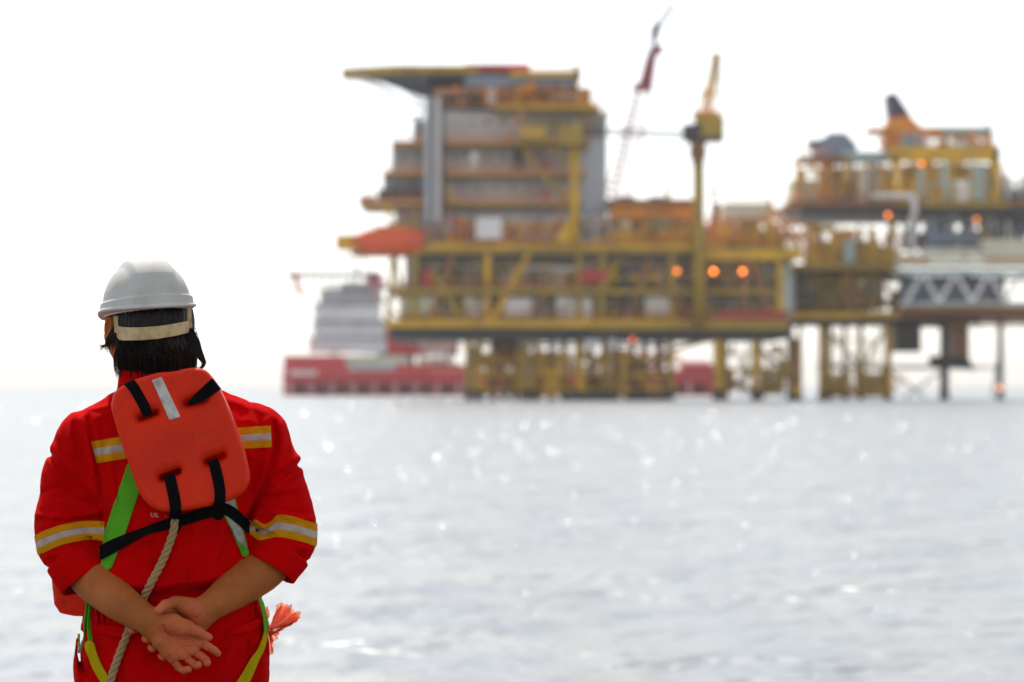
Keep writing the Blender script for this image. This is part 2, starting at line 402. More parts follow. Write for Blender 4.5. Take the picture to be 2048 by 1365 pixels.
def lattice(mb, A, B, wa, wb, n, r):
    """four-chord lattice boom from A to B (metres)"""
    A = Vector(A); B = Vector(B); ax = (B-A).normalized(); u = Vector((0, 1, 0)); v = ax.cross(u).normalized(); prev = None
    for i in range(n+1):
        t = i/n; c = A.lerp(B, t); w_ = (wa+(wb-wa)*t)/2; q = [c+u*w_*a+v*w_*b for a, b in ((1, 1), (1, -1), (-1, -1), (-1, 1))]
        for k in range(4): mb.tube(q[k], q[(k+1) % 4], r*.6, n=5)
        if prev:
            for k in range(4): mb.tube(prev[k], q[k], r, n=5); mb.tube(prev[k], q[(k+1) % 4], r*.6, n=5)
        prev = q
def clutter(parent, x0, x1, y0, y1, d, t, n, seed, pal=None, names=None):
    """random filler machinery on a deck: boxes, cylinders, posts and pipe runs, each its own part"""
    R = random.Random(seed); nm = (('equipment_skid', 'vertical_tank', 'pipe_run', 'stanchion', 'ladder'), ('pump_skid', 'process_vessel', 'pipe_spool', 'post', 'access_ladder'), ('control_cabinet', 'drum', 'cable_tray', 'tube_post', 'rung_ladder'))[seed % 3]; pal = pal or [YEL, OLI, BRN, GRY, BGR, DRK, DRK, BGR, ORA, LGR, BRN]  # same random filler shapes under three name sets, picked by seed alone
    for i in range(n):
        m = R.choice(pal); w_ = R.uniform(.04, .13)*(x1-x0) if x1-x0 < 400 else R.uniform(12, 45); h = R.uniform(.25, .95)*(y1-y0); x = R.uniform(x0, x1-w_); dd = d+R.uniform(.1, .8)*t
        k = R.random()
        if k < .30: part(parent, nm[0], m, ('b', x, x+w_, y1-h, y1, dd, R.uniform(2, 5)), ('b', x+w_*.2, x+w_*.7, y1-h-4, y1-h, dd+.5, 1.5))
        elif k < .45: part(parent, nm[1], m, ('t', x+w_/2, y1, x+w_/2, y1-h, dd+1, w_*.35))
        elif k < .70:
            yy = y0+R.uniform(.1, .8)*(y1-y0); part(parent, nm[2], m, ('t', x, yy, x+w_*2.2, yy, dd, R.uniform(1.5, 4)), ('t', x+w_*2.2, yy, x+w_*2.2, y1, dd, 2), ('t', x, yy, x, y1, dd, 2))
        elif k < .93: part(parent, nm[3], m, ('t', x, y0, x, y1, dd, R.uniform(1.5, 3.5)), ('t', x, y0, x+w_, y1, dd, 1.6))
        else: part(parent, nm[4], m, *[('b', x, x+7, y1-q*5-1.2, y1-q*5, dd, .3) for q in range(int((y1-y0)/5))], ('b', x-1, x, y0, y1, dd, .3), ('b', x+7, x+8, y0, y1, dd, .3))
# ------------------------------------------------------------------ production platform
dP = 392.0
P = thing('offshore_platform', 'tall yellow and grey offshore platform with stacked quarters and a helideck on top', 'platform', Q(1200, 801, dP+15))
# helideck: octagon
cx_, cz = 868, 141; c = Q(cx_, cz, dP+14); rx = 197*(dP+14)/FPX
oc = [(c.x+rx*math.cos(a), c.y+rx*.5*math.sin(a)) for a in [math.pi/8+math.pi/4*i for i in range(8)]]
zt = c.z; mb = MB(); n = 8
mb.add([(x, y, zt) for x, y in oc]+[(x, y, zt-1.15) for x, y in oc], [tuple(range(8)), tuple(range(15, 7, -1))]+[(i, 8+i, 8+(i+1) % 8, (i+1) % 8) for i in range(8)])
hd = mb.build('helideck', OLI, P)
mb = MB()
for i in range(8):
    a, b = oc[i], oc[(i+1) % 8]
    for q in (0, .5): mb.tube((a[0]*1, a[1], zt-.4-q), (b[0], b[1], zt-.4-q), .12, n=5)
mb.build('safety_net_rail', YEL, hd)
part(P, 'helideck_truss', DRK, ('g', [(720, 149), (1060, 149), (1040, 196), (850, 196)], dP+6, 1.2), ('g', [(735, 149), (1060, 149), (1040, 190), (860, 190)], dP+20, 1.2), ('b', 860, 1040, 160, 176, dP+6, 16))
for i in range(7): part(P, 'truss_brace', GRY, ('t', 700+i*24, 150, 846, 185+i*9, dP+5, 1.1, dP+12))
for i in range(3): part(P, 'truss_brace', GRY, ('t', 700+i*14, 152, 846, 222, dP+4+i*8, 1.5))
part(P, 'roof_sign_deck', RED, ('b', 930, 1060, 128, 143, dP+8, 6)); 
part(P, 'upper_walkway', YEL, ('b', 1020, 1162, 142, 153, dP+3, 16), ('b', 1148, 1160, 130, 150, dP+3, 3)); rail(P, 1060, 1150, 142, dP+3, YEL, h=7)
part(P, 'penthouse', BGR, ('b', 930, 1150, 153, 172, dP+4, 14)); part(P, 'penthouse_wall', DRK, ('b', 850, 1155, 172, 222, dP+8, 12))
part(P, 'vent_hood', WHT, ('b', 972, 992, 176, 206, dP+3, 3), ('t', 982, 206, 982, 214, dP+4, 6)); part(P, 'orange_winch', ORA, ('b', 1046, 1072, 166, 182, dP+3, 2.5), ('t', 1050, 176, 1070, 176, dP+2.8, 7))
part(P, 'side_cabin', OLI, ('b', 1150, 1182, 176, 226, dP+4, 10)); clutter(P, 870, 1150, 172, 214, dP+2, 5, 9, 3)
# accommodation storeys
rows = [(222, 285, 850), (291, 346, 783), (352, 404, 766), (412, 484, 790)]
for k, (a, b, xl) in enumerate(rows):
    part(P, 'accommodation_storey', [GRY, GRY, GRY, GRY][k], ('b', xl, 1150, a, b, dP+7, 14))
    part(P, 'wall_panel', [LGR, LGR, LGR, LGR][k], ('b', 885, 1055, a+10, b-6, dP+6.6, .5))
    for j in range(9): x = xl+18+j*34; part(P, 'window', BGR, ('b', x, x+7, a+18, a+27, dP+6.4, .4))
for k, (y, x0, x1) in enumerate([(214, 985, 1200), (285, 783, 1180), (346, 765, 1170), (405, 718, 1165)]):
    part(P, 'walkway_deck', OLI, ('b', x0, x1, y+1, y+6, dP+2, 19)); part(P, 'fascia', YEL if k == 0 else PIN, ('b', x0, x1, y-4, y+1, dP+1.9, .4)); rail(P, x0, x1, y-4, dP+1.8, [ORA, PIN, PIN, PIN][k], h=14)
part(P, 'red_locker', RED, ('b', 1085, 1096, 318, 345, dP+3, 1), ('b', 1085, 1096, 378, 402, dP+3, 1)); part(P, 'white_cylinder', WHT, ('t', 948, 344, 948, 305, dP+3, 7)); part(P, 'deck_crate', DRK, ('b', 755, 850, 378, 404, dP+4, 4)); part(P, 'overhang_cabin', BRN, ('b', 720, 750, 392, 408, dP+3, 4))
part(P, 'antenna', DRK, ('t', 812, 238, 840, 234, dP+6, 2), ('t', 838, 285, 838, 228, dP+6, 3)); part(P, 'cabin_edge', GRY, ('b', 826, 852, 240, 286, dP+8, 8))
for j, (x, r, m) in enumerate([(855, 5, GRY), (865, 3.5, DRK), (875, 6, LGR), (886, 3, DRK), (861, 2.5, BGR)]):
    part(P, 'exhaust_pipe', m, ('t', x, 195, x, 445, dP+.6+.3*(j % 2), r))
part(P, 'lift_tower', GRY, ('b', 1157, 1214, 226, 440, dP+9, 12)); part(P, 'tower_cladding', paint('tower_grey', (.62, .66, .74), sa=.1), ('b', 1160, 1212, 280, 436, dP+8.6, .5)); part(P, 'tower_cap', LGR, ('b', 1152, 1218, 222, 230, dP+8, 14)); rail(P, 1160, 1212, 222, dP+8, BRN, h=14)
part(P, 'tower_base', BGR, ('b', 1160, 1218, 440, 480, dP+9, 12)); clutter(P, 1165, 1220, 435, 482, dP+6, 3, 7, 12, [DRK, BGR, GRY, WHT])
part(P, 'cable_tray', DRK, ('t', 1155, 245, 1212, 245, dP+8, 1.5), ('t', 1155, 266, 1212, 266, dP+8, 1.5))
# main deck and below
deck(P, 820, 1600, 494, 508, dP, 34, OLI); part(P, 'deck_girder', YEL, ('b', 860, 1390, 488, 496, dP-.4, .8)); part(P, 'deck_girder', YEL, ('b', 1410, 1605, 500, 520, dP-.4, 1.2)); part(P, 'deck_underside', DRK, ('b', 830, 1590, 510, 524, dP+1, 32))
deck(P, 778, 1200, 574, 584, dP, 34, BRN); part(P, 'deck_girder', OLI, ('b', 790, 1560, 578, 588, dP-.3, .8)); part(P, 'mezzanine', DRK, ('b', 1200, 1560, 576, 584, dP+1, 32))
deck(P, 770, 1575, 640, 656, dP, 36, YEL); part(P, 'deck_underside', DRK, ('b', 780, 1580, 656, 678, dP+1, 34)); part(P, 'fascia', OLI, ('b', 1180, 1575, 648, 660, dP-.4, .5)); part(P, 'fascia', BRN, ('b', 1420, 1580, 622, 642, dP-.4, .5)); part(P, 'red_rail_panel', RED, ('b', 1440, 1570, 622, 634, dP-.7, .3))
for d_ in (12, 26): part(P, 'shade_sheet', DRK, ('b', 830, 1580, 508, 645, dP+d_, .6))  # near-black sheets paint the shaded depth between the decks
for x, m in ((975, YEL), (1158, OLI), (1205, OLI), (1250, DRK), (1560, YEL), (830, OLI), (1345, OLI), (1490, BRN)): part(P, 'column', m, ('b', x-6, x+6, 508, 642, dP+.5, 1.2))
for (a, b, e, f_), m in (((905, 515, 862, 640), BRN), ((862, 540, 925, 640), OLI), ((1062, 500, 985, 640), YEL), ((1190, 600, 1240, 520), OLI), ((1300, 520, 1255, 640), BRN), ((1340, 585, 1395, 640), BRN), ((1500, 515, 1545, 640), BRN), ((1085, 590, 1060, 645), BRN)): part(P, 'diagonal_brace', m, ('t', a, b, e, f_, dP+.4, 6))
for x0, x1, y0, y1, m, dd in ((800, 882, 592, 634, CRM, .9), (928, 970, 596, 636, LGR, .9), (1008, 1064, 598, 636, WHT, .9), (1108, 1184, 592, 638, WHT, .9), (1290, 1347, 592, 634, LGR, .9), (1160, 1215, 543, 562, RED, .1), (845, 862, 540, 572, RED, .1), (810, 835, 512, 572, LGR, 4), (930, 990, 520, 560, BGR, 6), (1255, 1290, 530, 556, BGR, 5), (1440, 1470, 545, 570, GRY, 6), (1480, 1500, 590, 612, TEA, 5), (1250, 1258, 595, 620, WHT, 4), (1320, 1360, 618, 640, YEL, 3), (952, 1004, 438, 478, WHT, .3), (1010, 1040, 450, 480, BGR, 5), (880, 905, 440, 475, LGR, 5), (1520, 1535, 540, 600, PIN, 6), (1390, 1420, 600, 640, YEL, 2)):
    part(P, 'module_box', m, ('b', x0, x1, y0, y1, dP+dd, 4), ('b', x0+4, x1-4, y0-3, y0, dP+dd+.5, 3))
part(P, 'white_pipework', LGR, ('t', 1010, 552, 1060, 535, dP+2, 7), ('t', 1060, 535, 1160, 540, dP+2, 6), ('t', 1000, 560, 1040, 585, dP+2, 5)); part(P, 'pipe_elbow', WHT, ('t', 1160, 528, 1200, 522, dP+2, 8), ('t', 1200, 522, 1212, 540, dP+2, 7))
part(P, 'pale_tank', TEA, ('b', 1562, 1582, 532, 640, dP+1, 3)); part(P, 'white_valve', WHT, ('t', 1266, 608, 1274, 592, dP+1, 7))
clutter(P, 830, 1560, 522, 574, dP+1, 9, 38, 21, [DRK, DRK, BGR, OLI, BRN, GRY, DRK, YEL, LGR, RED]); clutter(P, 790, 1560, 588, 640, dP+1, 9, 38, 22, [DRK, BGR, DRK, OLI, BRN, LGR, DRK, PIN, YEL, DRK])
clutter(P, 850, 1160, 440, 492, dP+1, 8, 26, 23, [YEL, ORA, BRN, OLI, GRY, LGR, BGR, RED, DRK]); clutter(P, 1220, 1590, 440, 498, dP+1, 9, 34, 24, [YEL, ORA, BRN, OLI, PIN, PIN, BRN, GRN, GRY])
# process module right of the tower
part(P, 'process_module', ORA, ('b', 1222, 1388, 408, 440, dP+3, 12)); part(P, 'module_roof', BRN, ('b', 1218, 1395, 398, 408, dP+2, 14)); part(P, 'roof_fan', DRK, ('b', 1235, 1270, 393, 399, dP+3, 4), ('b', 1300, 1330, 393, 399, dP+3, 4)); part(P, 'module_wall', BRN, ('b', 1215, 1390, 440, 492, dP+8, 10)); part(P, 'white_drum', LGR, ('t', 1240, 452, 1262, 452, dP+2, 9)); part(P, 'yellow_skid', YEL, ('b', 1228, 1278, 462, 484, dP+2, 4)); part(P, 'green_cover', GRN, ('b', 1300, 1332, 440, 458, dP+2, 4), ('b', 1362, 1380, 446, 460, dP+2, 4)); part(P, 'orange_container', ORA, ('b', 1318, 1360, 462, 482, dP+1.5, 4))
part(P, 'pale_module', CRM, ('b', 1450, 1542, 406, 440, dP+4, 10)); part(P, 'module_leg', BRN, ('b', 1455, 1463, 440, 494, dP+4, 1)); part(P, 'module_leg', BRN, ('b', 1500, 1508, 440, 494, dP+4, 1)); part(P, 'module_leg', BRN, ('b', 1535, 1545, 440, 494, dP+4, 1)); part(P, 'column', BRN, ('b', 1425, 1440, 405, 494, dP+5, 2)); rail(P, 1445, 1600, 406, dP+4, PIN)
part(P, 'diagonal_brace', PIN, ('t', 1540, 410, 1602, 494, dP+2, 5)); part(P, 'corner_mast', YEL, ('t', 1540, 400, 1540, 494, dP+2, 4))
# jacket legs down to the sea
jk = MB()
for x, r, m, dd in ((938, 7, OLI, 2), (958, 8, YEL, 4), (986, 5, BRN, 20), (1052, 9, OLI, 3), (1072, 7, YEL, 6), (1104, 6, OLI, 20), (1128, 6, BRN, 14), (1160, 9, YEL, 4), (1182, 7, OLI, 12), (1212, 9, OLI, 3), (1232, 6, YEL, 9), (1265, 6, OLI, 22), (1290, 6, DRK, 16), (1318, 8, BRN, 6), (1340, 7, OLI, 3), (1436, 10, YEL, 2), (1450, 5, OLI, 14), (1509, 7, YEL, 3), (1522, 4, OLI, 24), (1590, 7, BRN, 4), (1008, 5, ORA, 16), (1030, 5, ORA, 12)):
    part(P, 'jacket_leg', m, ('t', x, 676, x+(2 if x > 1200 else -2), 806, dP+dd, r)); 
    part(P, 'leg_foot', DRK, ('t', x, 780, x, 808, dP+dd-.05, r+1.5))
part(P, 'conductor_guide', DRK, ('b', 950, 1345, 688, 692, dP+5, 10)); part(P, 'boat_landing', DRK, ('b', 1130, 1230, 786, 800, dP+3, 3)); part(P, 'boat_landing', DRK, ('b', 1250, 1345, 790, 801, dP+3, 3))
part(P, 'dark_caisson', DRK, ('b', 1102, 1112, 720, 798, dP+12, 4)); part(P, 'dark_caisson', DRK, ('b', 1276, 1292, 710, 798, dP+20, 4)); part(P, 'pump_caisson', BRN, ('b', 985, 1040, 676, 712, dP+22, 3))
for a in ((940, 690, 1050, 790), (1050, 690, 960, 790), (1160, 690, 1212, 790), (1230, 790, 1340, 700), (1436, 740, 1509, 790), (1509, 740, 1440, 790), (1509, 690, 1590, 760), (1212, 690, 1160, 790), (1520, 760, 1590, 720), (1340, 700, 1436, 676)): part(P, 'jacket_brace', OLI if a[0] % 3 else BRN, ('t', *a, dP+5, 4))
part(P, 'lower_walkway', OLI, ('b', 1450, 1600, 736, 744, dP+3, 6), ('b', 1560, 1600, 720, 760, dP+4, 3)); clutter(P, 1500, 1600, 738, 790, dP+2, 5, 10, 31, [OLI, YEL, BRN, OLI]); clutter(P, 950, 1340, 715, 790, dP+4, 14, 7, 32, [OLI, BRN, YEL, ORA, YEL, BRN])
part(P, 'white_valve', WHT, ('t', 1104, 702, 1112, 696, dP+1, 8)); part(P, 'white_valve', WHT, ('b', 1170, 1205, 680, 694, dP+1, 1)); part(P, 'white_valve', WHT, ('b', 1218, 1232, 678, 696, dP+1, 1))
# masts on the process module
for x, bx, m in ((1336, 1368, OLI), (1428, 1452, BRN)):
    mb = MB(); mb.ptube(x, 400, x, 346, dP+3, 5, None, 2); mb.path([Q(x, 350, dP+3), Q(x+4, 332, dP+3), Q(x+16, 322, dP+3), Q(bx, 320, dP+3)], .12, 5); mb.build('lamp_mast', m, P)
# lifeboat davit platform
part(P, 'davit_deck', BRN, ('b', 700, 850, 503, 509, dP+1, 10)); rail(P, 850, 900, 494, dP, YEL)
part(P, 'davit_frame', OLI, ('t', 776, 450, 776, 503, dP, 3), ('t', 776, 450, 830, 440, dP, 3), ('t', 830, 420, 830, 503, dP+1, 5), ('t', 786, 508, 776, 640, dP+1, 5), ('t', 790, 508, 800, 575, dP+3, 4)); part(P, 'flare_brace', GRY, ('t', 690, 509, 800, 640, dP+2, 2.2), ('t', 720, 509, 790, 600, dP+6, 1.8))
# ------------------------------------------------------------------ lifeboat
L = thing('lifeboat', 'orange-red enclosed lifeboat with a yellow bow hung beside the main deck', 'lifeboat', Q(760, 505, dP+3))
def hull_loft(mb, secs, d, t):
    """secs: (x, ytop, ybottom, half-depth in m)"""
    V = []; k = 10
    for x, yt, yb, hw in secs:
        a = Q(x, yt, d); b = Q(x, yb, d); cz_ = (a.z+b.z)/2; hh = (a.z-b.z)/2
        for i in range(k): q = 2*math.pi*i/k+.3; V.append((a.x, d+t+hw*math.cos(q), cz_+hh*math.sin(q)))
    F = [(i*k+j, i*k+(j+1) % k, (i+1)*k+(j+1) % k, (i+1)*k+j) for i in range(len(secs)-1) for j in range(k)]
    F += [tuple(range(k))[::-1], tuple(range((len(secs)-1)*k, len(secs)*k))]; mb.add(V, F)
mb = MB(); hull_loft(mb, [(712, 467, 502, 1.2), (732, 459, 506, 1.6), (768, 452, 509, 1.8), (815, 452, 509, 1.8), (846, 459, 505, 1.3)], dP-1, 1.8); mb.build('hull', paint('lifeboat_orange', (.92, .12, .03), sa=.1), L, True)
part(L, 'bow_cover', ORA, ('b', 672, 716, 470, 500, dP-.6, 2.6)); part(L, 'bow_fender', YEL, ('b', 676, 700, 474, 496, dP-.9, .3)); part(L, 'lit_top', ORA, ('b', 750, 815, 452, 458, dP-.2, 2))  # orange strip along the top paints the boat's sunlit upper side
# ------------------------------------------------------------------ pedestal cranes
K = thing('pedestal_crane', 'olive-yellow pedestal crane with a slewing cab high above the process deck', 'crane', Q(1397, 640, dP-1.5))
mb = MB(); mb.ptube(1398, 650, 1397, 330, dP-1.4, 13, None, 11, 16); mb.build('pedestal', OLI, K, True)
mb = MB(); mb.ptube(1397, 332, 1396, 310, dP-1.4, 11, None, 16, 16); mb.ptube(1396, 310, 1396, 276, dP-1.4, 18, None, 14, 16); mb.build('slew_ring', BRN, K, True)
part(K, 'crane_house', OLI, ('b', 1392, 1448, 232, 276, dP-3, 4)); part(K, 'counterweight', DRK, ('b', 1368, 1402, 248, 270, dP-3.4, 4.4), ('b', 1370, 1448, 274, 281, dP-3.2, 4.6)); part(K, 'house_roof', ORA, ('b', 1388, 1440, 222, 233, dP-2.6, 3))
mb = MB(); lattice(mb, Q(1412, 226, dP-1), Q(1434, 112, dP-1), 1.4, .8, 9, .17); mb.build('boom', YEL, K)
part(K, 'boom_head', YEL, ('b', 1424, 1442, 106, 126, dP-1.6, 1.4), ('b', 1404, 1420, 180, 192, dP-1.4, 1)); part(K, 'gantry', OLI, ('t', 1438, 228, 1438, 122, dP-1, 1.2), ('t', 1446, 232, 1440, 122, dP-1, .9), ('t', 1420, 188, 1460, 186, dP-1, 1), ('t', 1386, 232, 1404, 190, dP-1, 1))
K2 = thing('pedestal_crane', 'yellow crane standing beside the quarters with its thin boom lowered level', 'crane', Q(1149, 490, dP-1))
mb = MB(); mb.ptube(1149, 492, 1149, 292, dP-1, 9, None, 8, 14); mb.build('pedestal', YEL, K2, True)
part(K2, 'crane_house', OLI, ('b', 1120, 1166, 250, 290, dP-3, 4)); part(K2, 'operator_cab', YEL, ('b', 1042, 1090, 254, 276, dP-2.6, 2.6)); part(K2, 'machine_deck', OLI, ('b', 1040, 1150, 274, 284, dP-2.6, 3)); part(K2, 'foot_bracket', YEL, ('g', [(1108, 484), (1140, 430), (1140, 484)], dP-1, .6)); part(K2, 'knee_brace', OLI, ('t', 1090, 286, 1142, 330, dP-1, 4), ('t', 1080, 345, 1142, 400, dP-1, 4))
mb = MB(); lattice(mb, Q(1162, 262, dP-1.5), Q(1372, 270, dP-1.5), 1.0, .7, 14, .075); mb.build('boom', DRK, K2)
# ------------------------------------------------------------------ bridge-linked compression platform
dR = 412.0
G = thing('offshore_platform', 'yellow gas platform at the right edge with a black stack and pale bridge', 'platform', Q(1850, 798, dR+12))
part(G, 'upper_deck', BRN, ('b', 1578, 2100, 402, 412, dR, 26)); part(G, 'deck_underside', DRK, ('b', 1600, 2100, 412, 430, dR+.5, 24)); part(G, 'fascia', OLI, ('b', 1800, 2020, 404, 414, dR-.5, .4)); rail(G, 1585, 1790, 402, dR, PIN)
part(G, 'pale_cabin', CRM, ('b', 1584, 1640, 360, 400, dR+2, 8)); part(G, 'walkway_deck', BRN, ('b', 1600, 1700, 312, 320, dR+1, 10)); rail(G, 1600, 1660, 312, dR+1, PIN); part(G, 'cabin_wall', LGR, ('b', 1645, 1785, 335, 402, dR+6, 6)); part(G, 'rust_bay', BRN, ('b', 1650, 1668, 322, 402, dR+4, 2)); part(G, 'tan_post', OLI, ('b', 1690, 1700, 322, 402, dR+3, 1), ('b', 1735, 1742, 322, 402, dR+3, 1))
part(G, 'turbine_hood', BGR, ('g', [(1634, 312), (1628, 290), (1660, 266), (1692, 266), (1714, 290), (1714, 312)], dR+3, 6)); part(G, 'hood_intake', DRK, ('b', 1620, 1645, 280, 290, dR+3, 5)); part(G, 'pale_roof', TEA, ('b', 1682, 1784, 303, 320, dR+2, 8))
part(G, 'yellow_portal', YEL, ('b', 1780, 2000, 294, 322, dR+.5, 2), ('b', 1784, 1796, 310, 402, dR+.5, 2), ('b', 1988, 2000, 296, 402, dR+.5, 2), ('b', 1898, 1908, 310, 402, dR+.8, 1.5)); part(G, 'portal_roof', OLI, ('b', 1790, 1996, 292, 300, dR+4, 14)); part(G, 'yellow_column', YEL, ('b', 1772, 1800, 250, 300, dR+3, 4)); part(G, 'process_wall', OLI, ('b', 1800, 1990, 330, 402, dR+12, 1))
for x in (1840, 1890, 1945, 1960): part(G, 'riser_pipe', TEA, ('t', x, 400, x, 328, dR+1, 8))
part(G, 'exhaust_stack', PUR, ('g', [(1776, 188), (1792, 186), (1822, 232), (1782, 236)], dR+3, 5)); part(G, 'stack_base', ORA, ('g', [(1780, 236), (1820, 232), (1850, 262), (1850, 292), (1770, 292), (1778, 262)], dR+2, 6)); part(G, 'orange_walkway', ORA, ('b', 1738, 1775, 256, 266, dR+2, 5)); part(G, 'orange_walkway', ORA, ('b', 1845, 1882, 255, 268, dR+2, 5)); part(G, 'grey_box', BGR, ('b', 1812, 1846, 268, 292, dR+1.5, 3))
part(G, 'cooler_bank', TEA, ('b', 1882, 1985, 254, 266, dR+2, 8), ('b', 1890, 1896, 266, 296, dR+2, 1), ('b', 1930, 1936, 266, 296, dR+2, 1), ('b', 1975, 1982, 250, 296, dR+2, 1)); clutter(G, 1870, 1990, 266, 296, dR+2, 6, 9, 41, [OLI, TEA, DRK, GRY])
clutter(G, 1650, 1790, 325, 402, dR+1, 5, 16, 42, [CRM, BRN, YEL, GRY, ORA, BRN, DRK]); clutter(G, 1795, 1995, 322, 402, dR+1.5, 8, 30, 43, [YEL, TEA, WHT, OLI, DRK, LGR, YEL]); part(G, 'dark_module', DRK, ('b', 2000, 2100, 378, 402, dR+2, 10)); clutter(G, 2000, 2090, 340, 385, dR+2, 6, 8, 44, [BGR, DRK, GRY, LGR])
part(G, 'bent_duct', WHT, ('t', 1742, 392, 1826, 392, dR-1.5, 6), ('t', 1826, 392, 1830, 430, dR-1.5, 6), ('t', 1824, 430, 1824, 515, dR-1.5, 6))
for x, m, r in ((1784, OLI, 8), (1930, DRK, 9), (1884, DRK, 3), (2020, DRK, 12), (1965, BRN, 5)): part(G, 'column', m, ('t', x, 420, x, 520, dR+3, r))
part(G, 'diagonal_brace', OLI, ('t', 1940, 420, 1990, 500, dR+2, 4)); part(G, 'diagonal_brace', DRK, ('t', 1990, 420, 2060, 500, dR+8, 9)); part(G, 'horizontal_vessel', BGR, ('t', 1866, 480, 1944, 478, dR+2, 12)); part(G, 'dark_skid', DRK, ('b', 2000, 2100, 430, 470, dR+12, 4)); clutter(G, 1800, 2040, 440, 500, dR+4, 8, 14, 45, [DRK, BGR, OLI, BGR])
part(G, 'yellow_frame', YEL, ('b', 1620, 1628, 452, 530, dR, 1), ('b', 1660, 1668, 452, 530, dR, 1), ('b', 1618, 1670, 450, 460, dR, 3), ('b', 1622, 1668, 496, 530, dR+1, 4)); part(G, 'orange_box', PIN, ('b', 1672, 1712, 460, 482, dR+1, 4)); part(G, 'pale_tank', TEA, ('t', 1697, 526, 1697, 480, dR+.5, 13)); part(G, 'machine_skid', OLI, ('g', [(1712, 480), (1790, 500), (1790, 530), (1712, 530)], dR+1, 4)); clutter(G, 1600, 1800, 470, 530, dR+1, 7, 22, 46, [YEL, BRN, OLI, ORA, CRM, GRY, PIN])
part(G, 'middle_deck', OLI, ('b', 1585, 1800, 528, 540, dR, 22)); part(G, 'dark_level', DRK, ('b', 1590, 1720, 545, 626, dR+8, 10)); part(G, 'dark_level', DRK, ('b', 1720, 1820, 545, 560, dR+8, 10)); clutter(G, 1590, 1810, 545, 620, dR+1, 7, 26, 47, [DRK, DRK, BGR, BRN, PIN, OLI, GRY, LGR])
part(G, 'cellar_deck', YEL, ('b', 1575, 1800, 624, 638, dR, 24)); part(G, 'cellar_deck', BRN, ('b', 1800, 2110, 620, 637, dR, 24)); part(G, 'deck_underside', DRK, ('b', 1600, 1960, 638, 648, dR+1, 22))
part(G, 'hanging_module', DRK, ('b', 1792, 1842, 645, 704, dR+5, 6)); part(G, 'hanging_module', BRN, ('b', 1905, 1938, 640, 720, dR+5, 6)); part(G, 'hanging_module', OLI, ('b', 1900, 1938, 632, 655, dR+1, 4)); part(G, 'support_beam', DRK, ('g', [(1862, 712), (1930, 712), (1955, 740), (1866, 736)], dR+4, 3))
for x, m, r, a in ((1889, DRK, 9, 640), (2001, DRK, 6, 638), (1644, YEL, 7, 645), (1658, OLI, 6, 645), (1722, OLI, 5, 645), (1776, YEL, 7, 645), (1690, BRN, 5, 645), (1580, BRN, 6, 645), (1600, OLI, 4, 645)): part(G, 'jacket_leg', m, ('t', x, a, x, 803, dR+3, r)); part(G, 'leg_foot', DRK, ('t', x, 786, x, 805, dR+2.9, r+1.5))
part(G, 'jacket_girder', OLI, ('b', 1636, 1880, 731, 738, dR+3, 2), ('b', 1640, 1780, 776, 781, dR+3, 2)); clutter(G, 1640, 1780, 738, 795, dR+2, 4, 18, 48, [OLI, YEL, BRN, OLI]); part(G, 'lower_rail', DRK, ('b', 1780, 2000, 733, 737, dR+3, 1)); part(G, 'brace', DRK, ('t', 1785, 745, 1850, 795, dR+3, 2), ('t', 1880, 745, 1810, 795, dR+3, 2), ('t', 2005, 660, 1985, 795, dR+3, 2))
for a in ((1644, 650, 1722, 735), (1722, 735, 1776, 650), (1644, 740, 1722, 795), (1776, 740, 1700, 795)): part(G, 'jacket_brace', OLI, ('t', *a, dR+3, 3))
# link bridge
B_ = thing('link_bridge', 'pale grey-green truss bridge carrying cream pipes in from the right edge', 'bridge', Q(1950, 620, dR-8))
part(B_, 'top_chord', TEA, ('b', 1795, 2110, 538, 550, dR-9, 1), ('b', 1795, 2110, 538, 550, dR-4, 1)); part(B_, 'bottom_chord', TEA, ('b', 1800, 2110, 604, 611, dR-9, 1), ('b', 1800, 2110, 604, 611, dR-4, 1)); part(B_, 'walkway', BRN, ('b', 1796, 2110, 612, 620, dR-9, 7))
for i in range(5):
    x = 1812+i*66; mb = MB(); mb.ptube(x, 606, x+33, 546, dR-8.6, 4.5); mb.ptube(x+33, 546, x+66, 606, dR-8.6, 4.5); mb.build('truss_diagonal', WHT, B_); mb = MB(); mb.ptube(x, 606, x+33, 546, dR-3.6, 3); mb.ptube(x+33, 546, x+66, 606, dR-3.6, 3); mb.build('truss_diagonal', WHT, B_)
part(B_, 'pipe_bundle', CRM, ('t', 1790, 528, 2110, 528, dR-8, 7), ('t', 1800, 514, 2110, 512, dR-7, 6), ('t', 1840, 502, 2110, 500, dR-5, 5)); part(B_, 'pipe_band', PIN, ('t', 1800, 521, 1860, 521, dR-8.4, 3), ('t', 1970, 520, 2110, 520, dR-8.4, 3)); part(B_, 'cream_container', CRM, ('b', 1968, 2110, 478, 512, dR-7, 5)); part(B_, 'blue_cover', BLU, ('b', 1820, 1862, 592, 612, dR-6, 1.5)); part(B_, 'shade_panel', BGR, ('b', 1800, 2010, 552, 600, dR-3, .3)) ; part(B_, 'dark_pipes', DRK, ('t', 1800, 560, 2110, 558, dR-6, 4))
